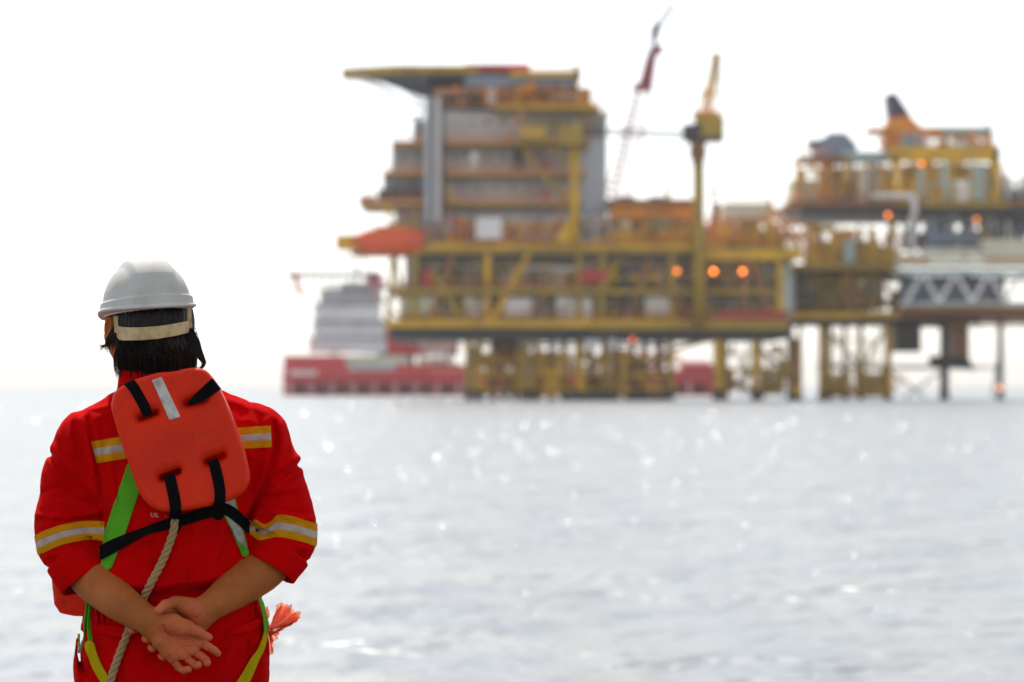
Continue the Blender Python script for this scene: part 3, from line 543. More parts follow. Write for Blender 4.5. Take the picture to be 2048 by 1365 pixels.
# ------------------------------------------------------------------ supply vessel behind
dV = 575.0
S = thing('supply_vessel', 'red-hulled supply vessel with a white superstructure moored behind the yellow jacket legs', 'ship', Q(1000, 792, dV+8))
mb = MB(); pts = [(564, 790, 742), (568, 792, 712), (690, 792, 712), (700, 792, 738), (930, 792, 738), (1425, 792, 734)]
def hullbox(x0, x1, y0, y1, d, t, bow=0):
    a = Q(x0, y1, d); b = Q(x1, y0, d); bz = a.z; return [(a.x+bow*.6, d, bz), (b.x, d, bz), (b.x, d, b.z), (a.x, d, b.z), (a.x+bow*.6, d+t, bz), (b.x, d+t, bz), (b.x, d+t, b.z), (a.x, d+t, b.z)]
mb.hexa(hullbox(566, 1428, 742, 793, dV, 15)); mb.hexa(hullbox(568, 690, 712, 742, dV+.3, 14)); mb.hexa([(p[0], p[1]-.4 if False else p[1], p[2]) for p in hullbox(790, 940, 730, 742, dV+.2, 14)]); mb.build('hull', CRI, S)
part(S, 'bow_name', WHT, ('b', 580, 634, 742, 751, dV-.15, .1), label='white lettering, too blurred to read, on the bow')
for i in range(20): x = 578+i*42; part(S, 'fender', FEN, ('b', x+12, x+34, 770, 786, dV-.6, .8)); part(S, 'fender_bracket', GRY, ('b', x, x+5, 766, 788, dV-.8, .8))
part(S, 'rubbing_strake', RED, ('b', 566, 1428, 756, 760, dV-.5, .6)); part(S, 'stern_panel', RED, ('b', 1362, 1426, 728, 792, dV-.6, .6)); part(S, 'orange_stripe', PIN, ('b', 860, 930, 738, 743, dV-.3, .3))
for k, (y0, y1, x0, x1) in enumerate([(606, 640, 628, 760), (642, 672, 626, 772), (674, 706, 618, 775)]):
    part(S, 'superstructure_tier', WHT, ('b', x0, x1, y0, y1, dV+3, 9)); part(S, 'window_band', BGR, ('b', x0-2, x1+2, y0, y0+5, dV+2.7, .4)); 
    for j in range(9): x = x0+8+j*15; part(S, 'window', GRY, ('b', x, x+6, y0+12, y0+20, dV+2.8, .3))
part(S, 'wheelhouse', LGR, ('b', 682, 760, 566, 606, dV+4, 8)); part(S, 'wheelhouse_glass', BGR, ('b', 680, 762, 574, 586, dV+3.7, .4)); part(S, 'forward_house', CRM, ('b', 690, 815, 712, 730, dV+.5, 10)); part(S, 'deck_machinery', GRY, ('b', 700, 790, 730, 742, dV-.4, 2)); clutter(S, 620, 940, 700, 738, dV+.5, 6, 20, 61, [WHT, GRY, BGR, CRM, LGR, DRK]); clutter(S, 760, 930, 672, 712, dV+4, 6, 12, 62, [WHT, LGR, BGR, GRY, DRK])
part(S, 'helideck', BGR, ('b', 570, 762, 545, 549, dV+2, 12)); part(S, 'helideck_support', RED, ('t', 588, 549, 600, 592, dV+3, 5), ('b', 578, 600, 549, 556, dV+3, 2)); part(S, 'helideck_support', RED, ('b', 735, 762, 549, 580, dV+3, 4)); mb = MB()
for i in range(9): x = 604+i*16; mb.ptube(x, 549, x+8, 604, dV+4, 1); mb.ptube(x+16, 549, x+8, 604, dV+4, .9)
mb.build('helideck_lattice', GRY, S)
part(S, 'funnel', RED, ('b', 775, 822, 655, 712, dV+2, 5), ('b', 780, 840, 690, 712, dV+1.5, 4)); part(S, 'radar_mast', GRY, ('t', 715, 566, 715, 520, dV+5, 1.6), ('t', 700, 532, 730, 532, dV+5, 1.2)); part(S, 'lifeboat_davit', PIN, ('t', 745, 600, 770, 560, dV+3, 3))
part(S, 'deck_cargo', BRN, ('b', 940, 1120, 706, 736, dV+3, 8)); part(S, 'cargo_rail', WHT, ('b', 1250, 1420, 722, 728, dV+2, 1)); clutter(S, 940, 1400, 706, 740, dV+1, 6, 14, 63, [BRN, ORA, RED, DRK, GRY]); part(S, 'orange_container', PIN, ('b', 1430, 1470, 742, 785, dV, 3))
mb = MB(); lattice(mb, Q(1228, 420, dV-2), Q(1286, 182, dV-2), 5.2, 3.4, 16, .10); lattice(mb, Q(1240, 700, dV-2), Q(1228, 420, dV-2), 5.0, 5.2, 10, .10); ob = mb.build('crane_boom', RED, S)
mb = MB(); mb.hexa([tuple(Q(1272, 182, dV-3)), tuple(Q(1304, 182, dV-3)), tuple(Q(1316, 96, dV-3)), tuple(Q(1301, 96, dV-3))]+[(p.x, p.y+2, p.z) for p in (Q(1272, 182, dV-3), Q(1304, 182, dV-3), Q(1316, 96, dV-3), Q(1301, 96, dV-3))]); mb.pbox(1266, 1302, 168, 180, dV-3.5, 3); mb.pbox(1304, 1326, 90, 108, dV-3.4, 2); mb.build('boom_tip', paint('dark_crimson', (.30, .008, .03), sa=.1), S)
part(S, 'jib', PUR, ('g', [(1300, 78), (1316, 78), (1326, 42), (1306, 48)], dV-3, 1.5), ('t', 1307, 102, 1311, 70, dV-2, 4), ('t', 1318, 50, 1348, 8, dV-2, 4.5)); 
mb = MB()
for i in range(6): mb.ptube(1215+i*2, 420, 1306-i*5, 60+i*22, dV-2, .45)
mb.build('hoist_cable', PUR, S)
# ------------------------------------------------------------------ lit deck lamps
def lamp(px, py, d, s, lab, col=(1, .22, .02)):
    m = mat('lamp_glow', (.8, .4, .1), .5, emis=col, estr=s)
    t = thing('deck_lamp', lab, 'lamp', Q(px, py+8, d), 'lit orange deck lamps')
    MB().ball(Q(px, py, d), .30, 10).build('lamp_globe', m, t, True); part(t, 'bracket', DRK, ('t', px, py+4, px, py+9, d, 1.2)); part(t, 'hood', DRK, ('b', px-4.5, px+4.5, py-7, py-5.6, d-.2, .5))
# l
lamp(1354, 543, dP-1, 3.2, 'glowing orange lamp under the main deck, left of the crane pedestal')
lamp(1427, 543, dP-1, 6.5, 'brightest orange lamp under the main deck, just right of the crane pedestal')
lamp(1485, 543, dP-1, 5.2, 'glowing orange lamp under the main deck, rightmost of the three in a row')
lamp(1843, 328, dR-1, 2.8, 'orange lamp inside the yellow portal frame of the right platform')
lamp(1776, 431, dR-3, 3.2, 'orange lamp hanging under the upper deck of the right platform')
lamp(1953, 440, dR-1, 2, 'dim orange lamp beside the slanting brace of the right platform')
lamp(1265, 680, dP-1, 1.5, 'faint red lamp under the cellar deck above the jacket legs', (1, .12, .04))
lamp(2000, 776, dR-1, 2.2, 'small orange lamp low on the black leg near the water')

# finer layer of pipework and scaffold posts
for args in ((P, 835, 1150, 224, 285, dP+4, 3, 4, 71, [GRY, LGR, LGR, BGR, GRY, WHT]), (P, 790, 1150, 292, 346, dP+4, 3, 4, 72, [GRY, LGR, LGR, BGR, DRK, WHT]), (P, 770, 1150, 353, 404, dP+4, 3, 5, 73, [LGR, LGR, GRY, BGR, DRK, WHT, GRY]), (P, 850, 1215, 430, 492, dP+.5, 3, 22, 74, [YEL, ORA, YEL, PIN, LGR, WHT, DRK, RED]),
    (P, 1220, 1600, 452, 498, dP+.5, 4, 26, 76, [YEL, ORA, YEL, PIN, PIN, LGR, DRK]), (P, 830, 1560, 524, 574, dP+.6, 3, 22, 77, [YEL, DRK, YEL, LGR, GRY, DRK]), (P, 790, 1560, 590, 640, dP+.6, 3, 24, 78, [YEL, DRK, YEL, LGR, PIN, DRK, BGR]), (P, 940, 1600, 690, 795, dP+2, 6, 9, 79, [YEL, YEL, OLI, ORA]),
    (G, 1590, 1790, 322, 402, dR+.5, 3, 16, 81, [YEL, PIN, ORA, CRM, DRK, WHT]), (G, 1795, 1995, 322, 402, dR+.4, 1, 14, 82, [YEL, YEL, WHT, TEA]), (G, 1600, 1800, 450, 528, dR+.5, 4, 22, 83, [YEL, ORA, PIN, YEL, WHT, DRK]), (G, 1700, 2040, 545, 618, dR+.5, 4, 18, 84, [DRK, PIN, YEL, WHT, BGR]), (G, 1600, 1790, 606, 624, dR+1, 3, 14, 85, [DRK, BRN, OLI]), (G, 1850, 2048, 440, 500, dR+1, 4, 14, 86, [DRK, WHT, YEL, BGR, PIN]), (G, 1770, 1990, 262, 296, dR+1, 3, 12, 88, [YEL, ORA, PIN, TEA, DRK]),
    (S, 700, 1420, 730, 770, dV-.5, 1, 22, 91, [RED, CRI, WHT, PIN, GRY, ORA])): clutter(*args)
mb = MB()
for i in range(14): x = 1230+i*14; mb.ptube(x, 494, x, 500-30-((i*7) % 5)*9, dP+2, 1.4)
mb.build('scaffold', PIN, P)

def rack(parent, x0, x1, y0, y1, d, m, n, seed, r=1.6, name='pipe_rack'):
    """pipes threaded through a bay: long runs, risers and doglegs, all joined"""
    R = random.Random(seed); mb = MB(); ys = [y0+(y1-y0)*(i+.5)/3+R.uniform(-4, 4) for i in range(3)]
    for y in ys: mb.ptube(x0, y, x1, y, d+.4, r*.9)
    for i in range(n):
        x = R.uniform(x0, x1); y = R.choice(ys); k = R.random()
        if k < .5: mb.ptube(x, y, x, R.choice((y0, y1)), d+.4, r*R.uniform(.6, 1.5))
        elif k < .75: x2 = x+R.uniform(10, 34); y2 = R.choice(ys); mb.ptube(x, y, x2, y2, d+.4, r*.8)
        else: w_ = R.uniform(3, 9); mb.pbox(x, x+w_, y-R.uniform(3, 9), y+2, d, 1)
    mb.build(name, m, parent)
for a in ((P, 832, 1560, 522, 574, dP+.2, OLI, 34, 201), (P, 832, 1560, 524, 572, dP+1.4, LGR, 30, 202), (P, 795, 1560, 590, 638, dP+.2, OLI, 32, 203), (P, 795, 1560, 592, 638, dP+1.4, GRY, 36, 204), (P, 860, 1150, 440, 490, dP+.5, ORA, 36, 205), (P, 860, 1215, 430, 488, dP+1.6, LGR, 34, 206),
    (P, 1222, 1600, 444, 494, dP+.8, YEL, 50, 207), (P, 1400, 1600, 430, 492, dP+1.6, PIN, 40, 208), (P, 870, 1190, 172, 212, dP+2, ORA, 28, 209), (P, 1040, 1180, 232, 300, dP+.4, OLI, 26, 210), (G, 1592, 1790, 326, 400, dR+.3, YEL, 34, 211), (G, 1600, 1800, 340, 400, dR+1.6, LGR, 26, 212),
    (G, 1800, 2000, 322, 400, dR+.2, YEL, 44, 213), (G, 1760, 1990, 264, 294, dR+1.4, ORA, 26, 214), (G, 1600, 1800, 455, 528, dR+.2, YEL, 44, 215), (G, 1600, 1810, 470, 528, dR+1.3, PIN, 34, 216), (G, 1592, 1800, 548, 620, dR+.4, OLI, 40, 217), (G, 1840, 2060, 436, 500, dR+2, BGR, 34, 218), (G, 2000, 2090, 350, 400, dR+.5, LGR, 18, 219), (G, 1840, 2060, 640, 660, dR+2, BRN, 16, 220)): rack(*a)
for a in ((P, 1436, 1600, 690, 790, dP+4, OLI, 34, 230, 1.8, 'jacket_bracing'), (P, 940, 1345, 700, 792, dP+3, YEL, 46, 231, 2.4, 'jacket_bracing'), (P, 945, 1345, 700, 792, dP+10, BRN, 40, 232, 2.2, 'jacket_bracing'), (G, 1640, 1780, 655, 795, dR+4, OLI, 34, 233, 1.3, 'jacket_bracing'), (G, 1640, 1790, 742, 792, dR+2, YEL, 34, 234, 1.8, 'jacket_bracing')): rack(*a)
# stairs between the quarters' walkways
for k, (x, y0, y1) in enumerate(((1075, 288, 344), (1120, 349, 403), (905, 349, 403), (1090, 408, 488), (800, 408, 488), (1010, 218, 284))):
    part(P, 'stair', PIN if k % 2 else YEL, ('t', x, y1, x+34*(1 if k % 2 else -1), y0, dP+1.7, 1.8), ('t', x+5, y1, x+5+34*(1 if k % 2 else -1), y0, dP+1.7, 1.4))
# bulk of the vessel's house between the bridge and the platform
part(S, 'aft_house', LGR, ('b', 762, 905, 640, 706, dV+6, 6)); part(S, 'aft_house_band', BGR, ('b', 760, 907, 652, 657, dV+5.6, .4), ('b', 760, 907, 676, 680, dV+5.6, .4)) ; part(S, 'upper_house', WHT, ('b', 640, 762, 578, 606, dV+5, 6)); rack(S, 640, 860, 560, 604, dV+2.5, GRY, 30, 240, 1.2, 'mast_rigging'); rack(S, 770, 935, 640, 704, dV+3, PIN, 26, 241, 1.4, 'deck_piping')
# ================================================================== DECK OF THE CREW BOAT UNDER THE MAN
dk = MB(); dk.box((-5.5, -14, .35), (4.5, 10.6, .55)); tag(dk.build('deck', paint('deck_steel', (.05, .065, .06))), kind='structure')  # unseen; made wide and dark to cut light bounced up off the water
PS = D0/FPX   # metres per photo pixel at the man
PB = W(345, 0, 0); PB[2] = .55
MAN = thing('person', 'man in red coveralls seen from behind, hands clasped behind his back, facing the sea', 'person', PB)
M_RED = mat('red_cotton', (.66, .0006, .0016), .9, var=.32, vscale=7, speck=(.25, .002, .003), spscale=26, spth=.62, spamt=.5, bump=.5, bscale=160, weave=420, spec=.03)
M_SKIN = mat('skin', (.45, .130, .030), .5, var=.3, vscale=12, bump=.35, bscale=260, sss=.05, spec=.15)
M_PALM = None
M_YT = mat('yellow_tape', (.62, .25, .003), .8, var=.15, vscale=30, bump=.3, bscale=300, spec=.05, speck=(.35, .12, .01), spscale=60, spth=.63); M_ST = mat('silver_tape', (.50, .39, .33), .7, var=.3, vscale=40, bump=.2, bscale=200, spec=.15, speck=(.2, .13, .1), spscale=70, spth=.62)
M_BLK = mat('black_webbing', (.005, .005, .006), .85, bump=.5, bscale=400, weave=600, spec=.06); M_GRN = mat('green_webbing', (.095, .42, .001), .85, var=.25, vscale=12, bump=.4, bscale=300, weave=500)
M_YWB = mat('yellow_webbing', (.50, .36, .002), .85, spec=.08, var=.15, vscale=20, bump=.4, bscale=300, weave=500)
M_VEST = mat('orange_vinyl', (.80, .030, .004), .46, var=.12, vscale=8, stain=(.5, .016, .006), stain_amt=.6, bump=.22, bscale=45, spec=.14, speck=(.28, .03, .012), spscale=38, spth=.60, spamt=.6)
M_HELM = mat('white_shell', (.60, .585, .55), .68, stain=(.42, .36, .29), stain_amt=.5, vscale=14, bump=.08, bscale=120, spec=.25, speck=(.30, .25, .19), spscale=50, spth=.64, spamt=.6)
M_BEI = mat('yellowed_plastic', (.62, .46, .22), .5, stain=(.2, .12, .05), stain_amt=.5, vscale=60); M_HAIR = mat('black_hair', (.009, .005, .004), .5, spec=.3); M_ROPE = mat('natural_rope', (.42, .27, .12), .85, stain=(.3, .2, .1), stain_amt=.4, vscale=60, bump=.8, bscale=500)
M_BUCK = mat('brass_buckle', (.45, .33, .08), .35, metal=.8); M_STEEL = mat('buckle_steel', (.35, .35, .37), .35, metal=.9)
def px_of(x, y, z): return (CX+x*FPX/y).astype(f32), (HY-(z-CAMZ)*FPX/y).astype(f32)
# ---------------------------------------------------------------- coveralls
def R_(py, cx, a, b, cy_=0.): p = W(cx, py, 0); return (p[2], p[0], D0+cy_, a*PS, b)
torso = loft([R_(796, 314, 70, .06, .02), R_(812, 320, 112, .08, .01), R_(850, 338, 160, .10), R_(900, 346, 180, .116), R_(1000, 346, 172, .127), R_(1070, 346, 158, .128), R_(1130, 346, 158, .122), R_(1185, 348, 166, .118), R_(1230, 349, 178, .124, -.004), R_(1300, 347, 189, .133, -.004), R_(1365, 343, 192, .135), R_(1440, 342, 194, .135), R_(1520, 342, 185, .12)], 2.35)
def C_(*a): return [W(*p) for p in a]
sh = [cap(W(262, 834, .01), W(172, 884, .0), .056, .060), cap(W(400, 826, .01), W(512, 872, .0), .060, .064)]
slL = chain(C_((170, 884, 0), (145, 960, 0), (139, 1040, .0), (141, 1088, -.01), (150, 1110, -.02)), [.058, .062, .0695, .0655, .058], .03)
slR = chain(C_((514, 878, 0), (539, 940, 0), (557, 1000, 0), (563, 1045, 0), (563, 1080, -.01), (560, 1100, -.02)), [.062, .061, .062, .068, .066, .059], .03)
def conef(a, b, ra, rb, rd=.004):
    a = np.asarray(a, f32); b = np.asarray(b, f32); ba = b-a; L = float(np.sqrt(ba@ba)); u = ba/L
    def f(x, y, z):
        t = (x-a[0])*u[0]+(y-a[1])*u[1]+(z-a[2])*u[2]
        r = np.sqrt(np.maximum((x-a[0])**2+(y-a[1])**2+(z-a[2])**2-t*t, 0)); h = np.clip(t/L, 0, 1)
        return smax(r-(ra+(rb-ra)*h), np.maximum(-t, t-L), rd)
    return f
cuL = conef(W(150, 1113, -.026), W(178, 1162, -.040), .0705, .0675); cuR = conef(W(562, 1099, -.026), W(538, 1140, -.040), .0710, .0630)
hoL = conef(W(161, 1130, -.0315), W(190, 1181, -.0455), .059, .0615); hoR = conef(W(552, 1114, -.0315), W(528, 1157, -.0455), .0575, .0565)
collar_c = W(310, 762, .025)
def collar(x, y, z):
    dz = z-collar_c[2]; u = (x-collar_c[0]+dz*.1)/.078; v = (y-collar_c[1]+dz*.3)/.07; q = np.sqrt(u*u+v*v)
    rr = (q-1-(-dz)*3.2)*.07
    return smax(np.abs(rr)-.0045, np.abs(dz)-.024, .006)
legs = [chain(C_((268, 1500, 0), (262, 1750, -.01), (262, 1985, .0)), [.098, .08, .072], .03), chain(C_((420, 1500, 0), (428, 1750, -.01), (428, 1985, .0)), [.098, .08, .072], .03)]
glut = [ell(W(285, 1375, -.055), (.085, .085, .10)), ell(W(405, 1375, -.055), (.085, .085, .10))]
# folds: polyline in the back view, height (m, + out), width (px)
FOLDS = [
 ([(176, 838), (182, 866), (193, 925), (202, 990), (206, 1050)], -.006, 5), ([(164, 838), (172, 866), (182, 925), (190, 985)], .004, 8), ([(176, 822), (190, 865), (206, 930)], .003, 7),
 ([(146, 832), (140, 868), (145, 900)], .004, 7), ([(150, 850), (156, 890), (166, 915)], -.004, 6), ([(104, 912), (120, 938), (140, 960), (168, 980), (195, 1005)], -.0065, 7), ([(100, 924), (116, 948), (136, 972), (170, 995)], .004, 8), ([(104, 895), (128, 925), (150, 945)], .004, 9),
 ([(120, 990), (150, 1000), (195, 1012)], -.004, 8), ([(76, 1030), (120, 1035), (160, 1032), (200, 1024)], .004, 5), ([(78, 1040), (120, 1045), (165, 1040), (202, 1034)], -.004, 5), ([(85, 1052), (105, 1040), (125, 1022)], .003, 5),
 ([(95, 1112), (125, 1106), (155, 1098)], .004, 6), ([(110, 1128), (140, 1112), (165, 1096), (195, 1088)], -.004, 6), ([(150, 1118), (158, 1100), (175, 1092)], -.005, 5), ([(118, 1132), (128, 1118)], .003, 6),
 ([(548, 846), (553, 880), (546, 925), (528, 975), (505, 1022), (492, 1048)], -.010, 6), ([(560, 850), (566, 890), (560, 925), (545, 965)], .004, 9), ([(536, 840), (540, 890), (532, 930), (512, 975)], .0035, 8), ([(520, 880), (516, 930), (498, 980)], -.003, 6),
 ([(598, 930), (580, 940), (556, 955), (538, 972)], -.0055, 6), ([(600, 944), (584, 952), (560, 968), (540, 985)], .0035, 7), ([(600, 915), (578, 925), (560, 935)], .004, 7), ([(535, 1000), (560, 992), (590, 990)], -.004, 7), ([(530, 985), (560, 982), (600, 972)], .003, 7),
 ([(515, 1018), (545, 1014), (575, 1024), (610, 1030)], -.004, 6), ([(520, 1028), (550, 1024), (580, 1034), (622, 1036)], .005, 6), ([(505, 1052), (520, 1062), (532, 1052), (545, 1044)], -.005, 6), ([(512, 1044), (530, 1056), (545, 1060)], .005, 5),
 ([(530, 1085), (560, 1092), (590, 1108), (605, 1116)], -.005, 5), ([(520, 1078), (545, 1080), (585, 1094), (620, 1096)], .005, 7), ([(530, 1092), (555, 1102), (580, 1114)], .004, 5), ([(600, 1100), (590, 1118), (578, 1128)], -.003, 5),
 ([(205, 905), (214, 950), (222, 1000)], -.003, 5), ([(88, 985), (112, 975), (140, 985)], -.004, 5), ([(100, 1010), (128, 1002), (158, 1012)], .003, 5), ([(120, 880), (132, 905), (150, 925)], -.003, 5), ([(575, 900), (560, 918), (548, 925)], -.003, 4), ([(590, 1000), (572, 1006), (552, 1004)], -.003, 4), ([(270, 1100), (300, 1090), (320, 1100)], -.0025, 6), ([(480, 1120), (462, 1138), (440, 1150)], -.004, 5), ([(300, 1060), (292, 1100), (300, 1140)], .003, 8), ([(505, 915), (500, 950), (490, 985)], .003, 6), ([(526, 905), (518, 950), (505, 985)], -.003, 4), ([(412, 1060), (404, 1110), (408, 1150)], -.0028, 5), ([(462, 1068), (446, 1112), (424, 1146)], -.003, 5), ([(225, 1180), (232, 1165), (250, 1150)], -.003, 6), ([(245, 1190), (262, 1172), (290, 1165)], .003, 6), ([(330, 1190), (350, 1176), (380, 1172)], -.003, 5), ([(200, 1290), (230, 1320), (250, 1360)], -.0025, 8), ([(470, 1290), (450, 1330), (430, 1365)], .003, 9), ([(228, 935), (236, 975), (238, 1010)], -.003, 5), ([(222, 900), (228, 960), (230, 1020)], .0025, 7), ([(250, 1140), (262, 1100), (300, 1075)], .004, 12), ([(262, 1170), (290, 1140), (330, 1125)], -.004, 12),
 ([(395, 1045), (388, 1100), (392, 1165)], .004, 14), ([(372, 1050), (366, 1110), (362, 1160)], -.003, 12), ([(450, 1050), (440, 1090), (418, 1140)], .0045, 13), ([(478, 1090), (455, 1125), (425, 1158)], .004, 10), ([(425, 1045), (418, 1085), (405, 1120)], -.003, 9), ([(468, 1060), (458, 1100), (436, 1140)], -.003, 8),
 ([(215, 1160), (300, 1172), (370, 1166), (440, 1152), (500, 1128)], .012, 18), ([(190, 1192), (260, 1200), (330, 1194), (400, 1186), (470, 1170), (520, 1160)], -.013, 12), ([(180, 1208), (260, 1216), (340, 1214), (430, 1206), (520, 1192)], .004, 8),
 ([(192, 1212), (195, 1252)], .004, 3), ([(203, 1214), (206, 1250)], .004, 3), ([(215, 1216), (218, 1248)], .004, 3), ([(198, 1212), (200, 1252)], -.004, 2.5), ([(209, 1214), (212, 1250)], -.004, 2.5), ([(228, 1218), (232, 1250)], .003, 4), ([(505, 1212), (506, 1236)], .003, 3), ([(510, 1208), (511, 1232)], -.003, 2),
 ([(164, 1268), (158, 1310), (168, 1340), (176, 1352)], -.006, 5), ([(156, 1280), (152, 1330), (160, 1365)], .004, 6), ([(178, 1290), (172, 1330), (180, 1380)], .003, 7), ([(246, 1270), (243, 1365), (243, 1420)], -.0016, 1.6), ([(448, 1268), (446, 1330), (447, 1420)], -.0016, 1.6), ([(378, 1330), (380, 1380), (380, 1440)], -.004, 3), ([(494, 1290), (498, 1320), (488, 1365)], -.0035, 4), ([(524, 1290), (526, 1340), (520, 1400)], .003, 8), ([(300, 1330), (350, 1350), (420, 1345)], -.003, 14), ([(262, 1300), (300, 1320), (330, 1340)], .003, 12), ([(460, 1300), (430, 1330), (400, 1340)], .003, 12),
 ([(240, 800), (216, 812), (180, 818)], .0025, 5), ([(455, 800), (500, 815), (535, 826)], .0025, 6), ([(500, 806), (512, 830), (520, 860)], -.0025, 6), ([(210, 830), (206, 860), (212, 890)], -.002, 6),
]
def folds(x, y, z, F, back=True):
    px, py = px_of(x, y, z); o = np.zeros_like(x)
    for P, amp, wd in F:
        P = np.array(P, float); lo = P.min(0)-3*wd; hi = P.max(0)+3*wd
        m = (px > lo[0]) & (px < hi[0]) & (py > lo[1]) & (py < hi[1])
        if back: m &= y < D0+.06
        if m.any():
            Ps = P if len(P) < 3 else spl(P, 4)
            d = poly_d(px[m], py[m], [tuple(q) for q in Ps]); e = np.minimum(np.hypot(px[m]-P[0, 0], py[m]-P[0, 1]), np.hypot(px[m]-P[-1, 0], py[m]-P[-1, 1]))
            o[m] += (1.4 if back else 1.35)*amp*np.exp(-(d/wd)**2)
    return o
def cover_base(x, y, z):
    d = torso(x, y, z)
    for s in sh: d = smin(d, s(x, y, z), .05)
    for g in glut: d = smin(d, g(x, y, z), .05)
    for g in legs: d = smin(d, g(x, y, z), .03)
    for s in (slL, slR): d = smin(d, s(x, y, z), .026)
    return d
def ringf(c, n_, r, t):
    c = np.asarray(c, f32); n_ = np.asarray(n_, f32); n_ = n_/np.sqrt(n_@n_)
    def f(x, y, z):
        a = (x-c[0])*n_[0]+(y-c[1])*n_[1]+(z-c[2])*n_[2]; q = np.sqrt(np.maximum((x-c[0])**2+(y-c[1])**2+(z-c[2])**2-a*a, 0)); return np.sqrt((q-r)**2+a*a)-t
    return f
grL = ringf(W(148, 1107, -.024), W(178, 1162, -.040)-W(150, 1112, -.026), .0705, .0065); grR = ringf(W(564, 1094, -.024), W(538, 1140, -.040)-W(562, 1098, -.026), .0705, .0065)
def cover(x, y, z):
    d = cover_base(x, y, z)
    near = np.abs(d) < .04; k = np.zeros_like(d)
    if near.any():
        X, Y, Z = x[near], y[near], z[near]
        k[near] = folds(X, Y, Z, FOLDS)+.0025*vnoise(X, Y, Z*.7, 14, 1)+.0022*(1-np.abs(vnoise(X+.3*Z, Y, Z, 26, 2)))+.0010*(1-np.abs(vnoise(X-.5*Z, Y, Z, 55, 4)))+.0004*vnoise(X, Y, Z, 90, 3)
    d = d-k
    for c, g in ((cuL, grL), (cuR, grR)): d = smin(smax(d, -g(x, y, z), .004), c(x, y, z)-.0012*vnoise(x, y, z, 40, 5), .001)
    for h_ in (hoL, hoR): d = smax(d, -h_(x, y, z), .003)
    return smin(d, collar(x, y, z)-.001*vnoise(x, y, z, 40, 6), .006)
hN = .0034
lo = (W(60, 0, 0)[0], D0-.20, .60); hi = (W(640, 0, 0)[0], D0+.20, W(0, 728, 0)[2])
Dc, lo_, _ = field(cover, lo, hi, hN)
V, F = nets(Dc, lo_, hN); V = relax(V, F, 1, .35)
COV = mesh_obj('coverall', V, F, M_RED, MAN)
DENIM = COV
def surf(px, py, off=0., fld=cover, y0=-.32, y1=.15):
    """distance offset y where the line of sight through a photo pixel meets a field"""
    ys = np.arange(y0, y1, .0012); P = np.array([W(px, py, y) for y in ys]).astype(f32)
    d = fld(P[:, 0], P[:, 1], P[:, 2])-off; i = np.argmax(d < 0); return ys[i] if (d < 0).any() else y1
def patch(name, m, parent, Dfield, lo_, h, off, scal, thick=.0016, mats=None, regions=None, sm=1, ymax=.02, smooth=True, subs=None):
    """cloth laid on a surface: the offset iso-surface cut along a smooth border; scal(px,py,V)->value < 0 inside"""
    V, F = nets(Dfield, lo_, h, off); V = relax(V, F, sm, .5); T = tris(F)
    k = V[T].mean(1)[:, 1] < D0+ymax if ymax is not None else np.ones(len(T), bool); T = T[k]
    u = np.unique(T); mp = np.full(len(V), -1); mp[u] = np.arange(len(u)); V = V[u]; T = mp[T]
    def ev(V): px, py = px_of(V[:, 0], V[:, 1], V[:, 2]); return px, py
    V, T = clip(V, T, scal(*ev(V), V)); 
    if regions is None:
        o = mesh_obj(name, V, T, m, parent, smooth); solid(o, thick, 1); return o
    Vs, Ts, Ms = [], [], []; n = 0
    for r, (a, b) in enumerate(regions[1]):
        s = regions[0](*ev(V)); v, t = clip(V, T, a-s); s = regions[0](*ev(v)); v, t = clip(v, t, s-b)
        Vs.append(v); Ts.append(t+n); Ms += [regions[2][r]]*len(t); n += len(v)
    o = mesh_obj(name, np.concatenate(Vs), np.concatenate(Ts), m, parent, smooth, mats=mats, fmat=Ms); solid(o, thick, 1); return o
def strip(P, wd):
    P = np.array(P, float); S = spl(P, 5); 
    def f(px, py, V=None):
        wv = wd if np.isscalar(wd) else np.interp(px, *wd)
        return poly_d(px, py, [tuple(q) for q in S])-wv/2
    return f
def stripes(top, bot):
    t, b = np.array(top, float), np.array(bot, float)
    def s(px, py): a = np.interp(px, t[:, 0], t[:, 1]); c = np.interp(px, b[:, 0], b[:, 1]); return (py-a)/(c-a)
    return s
REG = [(0, .335), (.335, .665), (.665, 1)]
def band(top, bot, lim, off=.0012):
    s = stripes(top, bot)
    return patch('reflective_tape', None, COV, Dc, lo_, hN, off, lambda px, py, V: np.maximum(np.abs(s(px, py)-.5)-.5, lim(px, py)).astype(f32), mats=[M_YT, M_ST], regions=(s, REG, [0, 1, 0]), sm=1, ymax=.2, thick=.0008)
band(spl([(70, 1073), (84, 1064), (105, 1056), (130, 1049), (165, 1043), (205, 1043)]), spl([(70, 1114), (88, 1106), (120, 1092), (150, 1084), (185, 1080), (208, 1083)]), lambda px, py: (px-209)/20)
band(spl([(498, 1052), (510, 1040), (527, 1049), (543, 1042), (556, 1030), (590, 1035), (630, 1047)]), spl([(500, 1068), (518, 1081), (540, 1077), (560, 1075), (600, 1083), (632, 1094)]), lambda px, py: (496-px)/20)
def quad(P):
    s = lambda px, py: ((py-(P[0][1]+(P[1][1]-P[0][1])*(px-P[0][0])/(P[1][0]-P[0][0])))/((P[3][1]-P[0][1]))).astype(f32)
    patch('reflective_tape', None, COV, Dc, lo_, hN, .0012, lambda px, py, V: poly_d(px, py, P, True), mats=[M_YT, M_ST], regions=(s, REG, [0, 1, 0]), thick=.0008)
quad([(182, 884), (262, 871), (272, 914), (194, 929)]); quad([(462, 857), (541, 852), (543, 896), (470, 900)])
